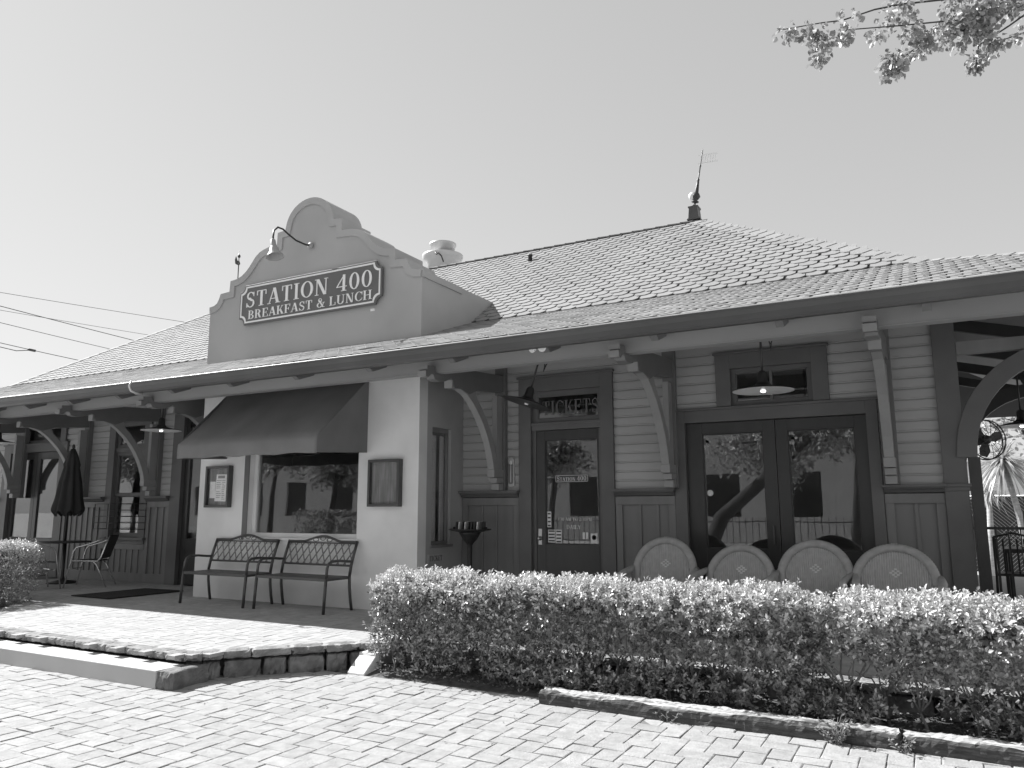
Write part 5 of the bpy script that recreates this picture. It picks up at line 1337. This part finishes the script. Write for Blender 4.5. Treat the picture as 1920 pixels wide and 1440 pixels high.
# ---- overhanging tree at the right: trunk stands beside the picture
tr = thing("overhanging_tree", "round leaved tree branches hanging into the top right of the sky", "tree", (3.5, 6.0, GZ))
lm = MB()
lm.tube([(3.5, 6.0, GZ - .1), (3.42, 6.05, 1.2), (3.3, 6.1, 2.6), (3.0, 6.3, 3.9), (2.5, 6.7, 5.0), (2.0, 7.0, 5.6)], [0.17, 0.14, 0.12, 0.10, 0.07, 0.045], 12)
BR = [[(2.0, 7.0, 5.6), (1.249, 7.3, 5.83), (0.716, 7.095, 5.538), (0.075, 6.657, 5.395), (-0.123, 6.505, 5.32), (-0.359, 6.341, 5.202), (-0.51, 6.21, 5.15), (-0.794, 6.014, 5.064)],
      [(2.0, 7.0, 5.6), (1.163, 7.459, 5.513), (0.702, 7.121, 5.36), (0.376, 6.847, 5.254), (0.06, 6.577, 5.158), (-0.322, 6.271, 5.063)],
      [(1.0, 7.3, 5.47), (0.74, 7.145, 5.338), (0.445, 6.905, 5.144), (0.12, 6.648, 4.954), (-0.043, 6.53, 4.797)],
      [(2.0, 7.0, 5.6), (1.166, 7.452, 5.558), (0.86, 7.275, 5.302), (0.623, 7.123, 5.115), (0.591, 7.134, 4.959)],
      [(2.0, 7.0, 5.6), (1.22, 7.498, 5.467), (1.004, 7.414, 5.287), (0.817, 7.325, 5.22)],
      [(2.5, 6.7, 5.0), (2.4, 7.4, 6.2), (1.9, 7.9, 6.9)], [(3.0, 6.3, 3.9), (3.9, 6.5, 5.3), (4.3, 6.8, 6.2)], [(2.5, 6.7, 5.0), (1.9, 6.2, 6.2), (1.5, 5.9, 6.8)]]
for b_ in BR:
    k = len(b_); lm.tube(b_, [0.008 * (1 - i / k) + 0.003 for i in range(k)], 7)
lm.build("limbs", M['bark'], tr)
cs = []; ds = []
def clump(c, r, n):
    for _ in range(int(n * 1.45)):
        v = rng.normal(0, 1, 3); v /= np.linalg.norm(v); rr = r * rng.random() ** 0.6
        cs.append(np.array(c) + v * rr * np.array([1, 1, 0.85])); ds.append(v * 0.6 + np.array([0, 0, -0.75]) + rng.normal(0, .35, 3))
for c, r, n in (((-0.75, 6.03, 5.04), 0.09, 34), ((-0.62, 6.12, 5.06), 0.09, 22), ((-0.56, 6.17, 5.05), 0.10, 30), ((-0.50, 6.2, 4.98), 0.11, 40), ((-0.53, 6.19, 4.88), 0.08, 26), ((-0.55, 6.18, 4.80), 0.06, 16), ((-0.38, 6.3, 5.02), 0.07, 20), ((-0.30, 6.33, 5.22), 0.11, 16),
                ((-0.33, 6.28, 5.05), 0.08, 26), ((-0.12, 6.45, 5.07), 0.09, 22), ((0.0, 6.55, 5.25), 0.14, 34), ((0.10, 6.65, 5.38), 0.14, 50), ((0.12, 6.62, 5.12), 0.12, 52), ((0.22, 6.7, 5.03), 0.12, 60), ((0.33, 6.8, 5.08), 0.12, 40), ((0.16, 6.66, 4.95), 0.08, 20),
                ((-0.02, 6.54, 4.86), 0.10, 60), ((-0.04, 6.53, 4.78), 0.11, 74), ((0.45, 6.9, 5.24), 0.15, 110), ((0.58, 6.98, 5.30), 0.16, 140), ((0.68, 7.05, 5.36), 0.16, 130), ((0.62, 7.0, 5.18), 0.13, 90), ((0.72, 7.1, 5.08), 0.11, 46), ((0.60, 7.13, 4.98), 0.10, 52), ((0.59, 7.13, 4.92), 0.07, 20), ((0.48, 6.95, 5.08), 0.08, 26),
                ((0.80, 7.15, 5.42), 0.15, 90), ((0.95, 7.25, 5.48), 0.16, 80), ((0.88, 7.33, 5.22), 0.08, 14), ((1.0, 7.4, 5.27), 0.10, 22), ((1.1, 7.4, 5.45), 0.18, 70), ((0.45, 6.95, 5.44), 0.12, 40), ((1.3, 7.4, 5.6), 0.3, 200), ((1.8, 7.2, 5.9), 0.5, 420), ((1.9, 7.9, 6.9), 0.6, 500), ((4.2, 6.8, 6.2), 0.8, 700), ((1.6, 6.0, 6.9), 0.55, 420), ((2.6, 6.9, 6.2), 0.8, 700)):
    clump(c, r, n)
cs = np.array(cs); ds = np.array(ds); n = len(cs); L_ = rng.uniform(0.028, 0.062, n)
leaf_object("foliage", cs, ds, rng.normal(0, 1, (n, 3)) + np.array([0, 0, 0.5]), L_, L_ * rng.uniform(0.85, 1.05, n), M['tree_leaf'], tr)

# ================================================================== BEYOND THE ARCHED PORCH
wf = thing("wall_fan", "round caged fan fixed to the post of the arched side porch", "fan", (0.46, 9.45, 1.97))
fm = Matrix.Translation((0.50, 9.5, 1.96)) @ Matrix.Rotation(R(35), 4, 'Z') @ Matrix.Rotation(R(90), 4, 'X')
def ring(r, z, t, n=36): return [(r * math.cos(2 * PI * i / n), r * math.sin(2 * PI * i / n), z) for i in range(n + 1)]
cg = MB()
for r_, z_ in ((0.21, 0.0), (0.205, 0.05), (0.14, 0.075), (0.07, 0.085)): cg.tube(ring(r_, z_, 0), 0.0065 if r_ > .2 else 0.003, 6)
for k in range(14):
    a = 2 * PI * k / 14; cg.tube([(0.05 * math.cos(a), 0.05 * math.sin(a), 0.085), (0.14 * math.cos(a), 0.14 * math.sin(a), 0.075), (0.205 * math.cos(a), 0.205 * math.sin(a), 0.05), (0.21 * math.cos(a), 0.21 * math.sin(a), 0.0)], 0.003, 5)
cg.xform(fm); cg.build("cage", M['dark_metal'], wf)
bl = MB()
for k in range(3):
    a = 2 * PI * k / 3 + 0.4
    pts = [(0.03, -0.02), (0.10, -0.06), (0.175, -0.05), (0.185, 0.02), (0.12, 0.05), (0.04, 0.03)]
    s0 = len(bl.v); bl.prism(pts, 'z', 0.028, 0.032); bl.xform(Matrix.Rotation(a, 4, 'Z') @ Matrix.Rotation(R(16), 4, 'X'), s0)
bl.xform(fm); bl.build("blades", M['dark_metal'], wf)
mo = MB().lathe([(0.0, 0.06), (0.045, 0.05), (0.055, 0.0), (0.05, -0.10), (0.0, -0.12)], (0, 0, 0), 16); mo.xform(fm); mo.build("motor", M['dark_metal'], wf)
MB().bar((0.50, 9.55, 1.96), (0.22, 9.62, 1.90), 0.03, 0.03).build("arm", M['dark_metal'], wf)

rl = thing("iron_railing", "black iron railing closing off the arched side porch", "railing", (1.3, 10.6, 0))
rb = MB(); rb.bar((0.28, 10.6, 1.02), (2.3, 10.6, 1.02), 0.04, 0.03); rb.bar((0.28, 10.6, 0.12), (2.3, 10.6, 0.12), 0.03, 0.02)
for k in range(17): rb.bar((0.34 + k * 0.12, 10.6, 0.12), (0.34 + k * 0.12, 10.6, 1.01), 0.014, 0.014)
rb.build("rails", M['dark_metal'], rl)
rb = MB().box(0.28, 0.34, 10.57, 10.63, 0, 1.10).box(0.86, 0.93, 10.56, 10.64, 0, 1.22); rb.build("post", M['dark_metal'], rl)
pt_ = thing("patio_table", "dark patio table behind the black iron railing", "table", (1.25, 12.3, 0))
MB().box(0.72, 1.85, 11.9, 12.7, 0.68, 0.73).build("tabletop", M['dark_metal'], pt_, 0.01)
for x, y in ((0.78, 11.96), (1.79, 11.96), (0.78, 12.64), (1.79, 12.64)): MB().bar((x, y, 0), (x, y, 0.68), 0.05, 0.05).build("leg", M['dark_metal'], pt_)
for x, y, rz, lab in ((0.82, 11.5, 172, "dark metal patio chair, left of the two before the patio table"), (1.42, 11.55, 190, "dark metal patio chair, right of the two before the patio table")):
    t = thing("patio_chair", lab, "chair", (x, y, 0), "patio chairs behind the railing")
    for s in (-1, 1):
        MB().tube([(s * .22, -.2, 0), (s * .21, -.18, .44)], .016, 6).build("leg", M['dark_metal'], t)
        MB().tube([(s * .22, .24, 0), (s * .21, .2, .44), (s * .2, .28, .9)], .016, 6).build("leg", M['dark_metal'], t)
    for c_ in kids(t): c_.location = (0, 0, 0)
    bk_ = MB()
    for k in range(6): bk_.bar((-.18 + k * .072, .21, .46), (-.18 + k * .072, .27, .88), .02, .01)
    bk_.tube([(-.2, .28, .9), (0, .285, .95), (.2, .28, .9)], .014, 6); bk_.build("backrest", M['dark_metal'], t)
    MB().box(-.22, .22, -.2, .2, .43, .46).build("seat", M['dark_metal'], t)
    off = Vector((x, y, 0))
    for c_ in kids(t):
        for v_ in c_.data.vertices: v_.co += off
    t.rotation_euler = (0, 0, R(rz))
tag(MB().box(0.2, 9.0, 9.05, 17.5, GZ - 0.02, -0.012).build("patio_paving", M['paver_plat']), kind='structure')

def fence(label, xa, xb, y, z0, zt, pitch=1.9):
    t = thing("mesh_fence", label, "fence", ((xa + xb) / 2, y, z0))
    sc = MB(); sc.box(xa, xb, y + 0.02, y + 0.03, z0, zt); sc.build("screen", M['screen'], t)
    wr = MB(); h_ = zt - z0; x = xa - h_
    while x < xb:
        for sg_ in (1, -1):
            a, b_ = (x, x + h_) if sg_ > 0 else (x + h_, x); p = Vector((a, y + .006 * sg_, z0)); q = Vector((b_, y + .006 * sg_, zt))
            if min(a, b_) >= xa and max(a, b_) <= xb: wr.bar(p, q, 0.006, 0.006)
        x += 0.085
    wr.build("mesh", M['metal_light'], t)
    po = MB(); x = xa
    while x <= xb + .01: po.tube([(x, y - .03, z0 - .2), (x, y - .03, zt + 0.05)], 0.03, 8); x += pitch
    po.tube([(xa, y - .03, zt), (xb, y - .03, zt)], 0.02, 8); po.build("post", M['metal_light'], t)
fence("dark screened wire fence beyond the arched side porch", 0.4, 9.0, 21.6, GZ, 1.53)
nb = thing("neighbouring_building", "pale building with a stepped ramp rail beyond the wire fence", "building", (4.5, 25.5, GZ))
cells(MB(), 0.6, 14, GZ, 2.55, 27, 27.25, [(2.6, 3.6, 0.9, 2.0), (5.5, 6.5, 0.9, 2.0)]).box(0.6, 0.85, 27.25, 34, GZ, 2.55).build("wall", M['far_wall'], nb)
MB().box(2.6, 3.6, 27.05, 27.1, 0.9, 2.0).build("window", M['far_window'], nb); MB().box(5.5, 6.5, 27.05, 27.1, 0.9, 2.0).build("window", M['far_window'], nb)
MB().prism([(26.7, 2.55), (26.7, 2.62), (34, 2.85), (34, 2.55)], 'x', 0.4, 14.2).build("roof", M['metal_light'], nb)
def yucca(label, x, y, lean, h, seed, nl=120, ll=0.62):
    rs = np.random.default_rng(seed); t = thing("palm_plant", label, "palm", (x, y, GZ), "spiky palms beyond the arched porch")
    topp = Vector((x + lean, y, h)); tk_ = MB(); tk_.tube([(x, y, GZ), (x + lean * .3, y, GZ + (h - GZ) * .5), topp], [0.08, 0.065, 0.06], 10); tk_.build("trunk", M['palm_trunk'], t)
    bl = MB()
    for k in range(nl):
        a = rs.random() * 6.28; e = rs.uniform(-0.9, 1.35); L_ = ll * rs.uniform(0.7, 1.0); dr_ = rs.uniform(0.25, 0.75); d = Vector((math.cos(a) * math.cos(e), math.sin(a) * math.cos(e), math.sin(e)))
        sd_ = d.cross(Vector((0, 0, 1))).normalized() * 0.026; V = []; m_ = 6
        for q in range(m_ + 1):
            u = q / m_; c = topp + d * (L_ * u) - Vector((0, 0, dr_ * L_ * u * u)); w_ = (1 - u) ** .7 * (0.5 + u if u < .4 else 1)
            V += [c - sd_ * w_ * 1.3, c + sd_ * w_ * 1.3]
        bl.add(V, [(2 * q, 2 * q + 1, 2 * q + 3, 2 * q + 2) for q in range(m_)], True)
    bl.build("crown", M['palm_leaf'], t, recalc=False)
yucca("taller spiky palm with a leaning pale trunk, before the fence beyond the porch", 1.66, 20.0, -0.30, 2.28, 5, 230, 0.82)
yucca("shorter spiky palm standing just left of the taller one beyond the porch", 1.02, 20.6, 0.04, 1.65, 6, 90, 0.55)
def round_tree(name, label, x, y, h, r, trunk_r, lean, n, seed, lw=(0.10, 0.18)):
    rs = np.random.default_rng(seed); t = thing(name, label, "tree", (x, y, GZ))
    tb_ = MB(); top_ = Vector((x + lean[0], y + lean[1], h * .62)); tb_.tube([(x, y, GZ - .1), (x + lean[0] * .25, y + lean[1] * .25, h * .25), (x + lean[0] * .65, y + lean[1] * .65, h * .45), top_], [trunk_r, trunk_r * .85, trunk_r * .7, trunk_r * .5], 12)
    cc_ = []
    for k in range(16):
        a = rs.random() * 6.28; rr = r * rs.uniform(0.2, 0.9); e = Vector((top_.x + rr * math.cos(a), top_.y + rr * math.sin(a), h * .62 + rs.uniform(-0.05, 0.42) * h)); cc_.append(e)
        tb_.tube([top_.lerp(Vector((x, y, GZ)), .1), top_.lerp(e, .5) + Vector((0, 0, .2)), e], [trunk_r * .4, trunk_r * .22, trunk_r * .08], 7)
    tb_.build("trunk", M['bark'], t)
    c = np.concatenate([np.array(e)[None] + unit(rs.normal(0, 1, (n // 16, 3))) * (r * .42 * rs.random((n // 16, 1)) ** .5) for e in cc_]); m_ = len(c)
    L_ = rs.uniform(*lw, m_); leaf_object("crown", c, rs.normal(0, 1, (m_, 3)), rs.normal(0, 1, (m_, 3)) + np.array([0, 0, .8]), L_, L_ * .7, M['tree_leaf'], t)
round_tree("street_tree", "leafy tree rising behind the pale building beyond the porch", 3.4, 38, 6.8, 2.6, 0.18, (0.3, 0), 2600, 12, (0.18, 0.32))

# ---- across the road, behind the photographer: seen mirrored in the glass
ob = thing("opposite_building", "pale two storey building mirrored in the station windows", "building", (-8, -17, GZ))
WN = [(x, x + 1.5, z_, z_ + 1.9) for x in np.arange(-46.5, 13, 3.4) for z_ in (0.9, 4.6)]
cells(MB(), -48, 15, GZ, 8.0, -17.3, -17.0, [tuple(float(a) for a in h) for h in WN]).box(-48, 15, -25, -17.31, GZ, 7.9).build("wall", M['far_wall'], ob)
for h in WN: MB().box(float(h[0]), float(h[1]), -17.2, -17.12, float(h[2]), float(h[3])).build("window", M['far_window'], ob)
round_tree("shade_tree", "leaning shade tree mirrored in the wide double doors", -5.6, -2.6, 4.1, 2.0, 0.22, (2.5, 0.3), 6500, 21, (0.09, 0.15))
for i_, (x_, h_, r_) in enumerate(((-43.0, 5.2, 1.9), (-25.0, 4.4, 1.6), (-29.5, 5.6, 2.0), (-14.5, 4.8, 1.7), (-2.6, 5.6, 2.1))):
    round_tree("shade_tree", ("low tree mirrored in the tall sash window", "small bushy tree mirrored in the bay window", "spreading tree mirrored in the bay window", "round tree mirrored in the ticket door", "broad tree mirrored in the right leaf of the double doors")[i_], x_, -12.5 + 0.6 * (i_ % 2), h_, r_, 0.16, (0.3, 0), 2000, 40 + i_, (0.14, 0.26))
hedge("flowering shrub bed mirrored low in the bay window", -18.9, -16.6, -4.0, -3.3, GZ, -0.1, 1.12, 900, M['hedge_far'], 1.0, per=7, ll=(0.05, 0.09), gaps=0.0, lit_top=False, group="planting across the road")
rf_ = thing("iron_fence", "black iron fence mirrored in the wide double doors", "fence", (-6, -6.5, GZ))
q = MB(); q.bar((-16, -6.5, .85), (4, -6.5, .85), .03, .03); q.bar((-16, -6.5, 0.0), (4, -6.5, 0.0), .03, .03)
for k in range(100): q.bar((-16 + k * .2, -6.5, GZ), (-16 + k * .2, -6.5, 1.0), .018, .018)
q.build("rails", M['screen'], rf_)
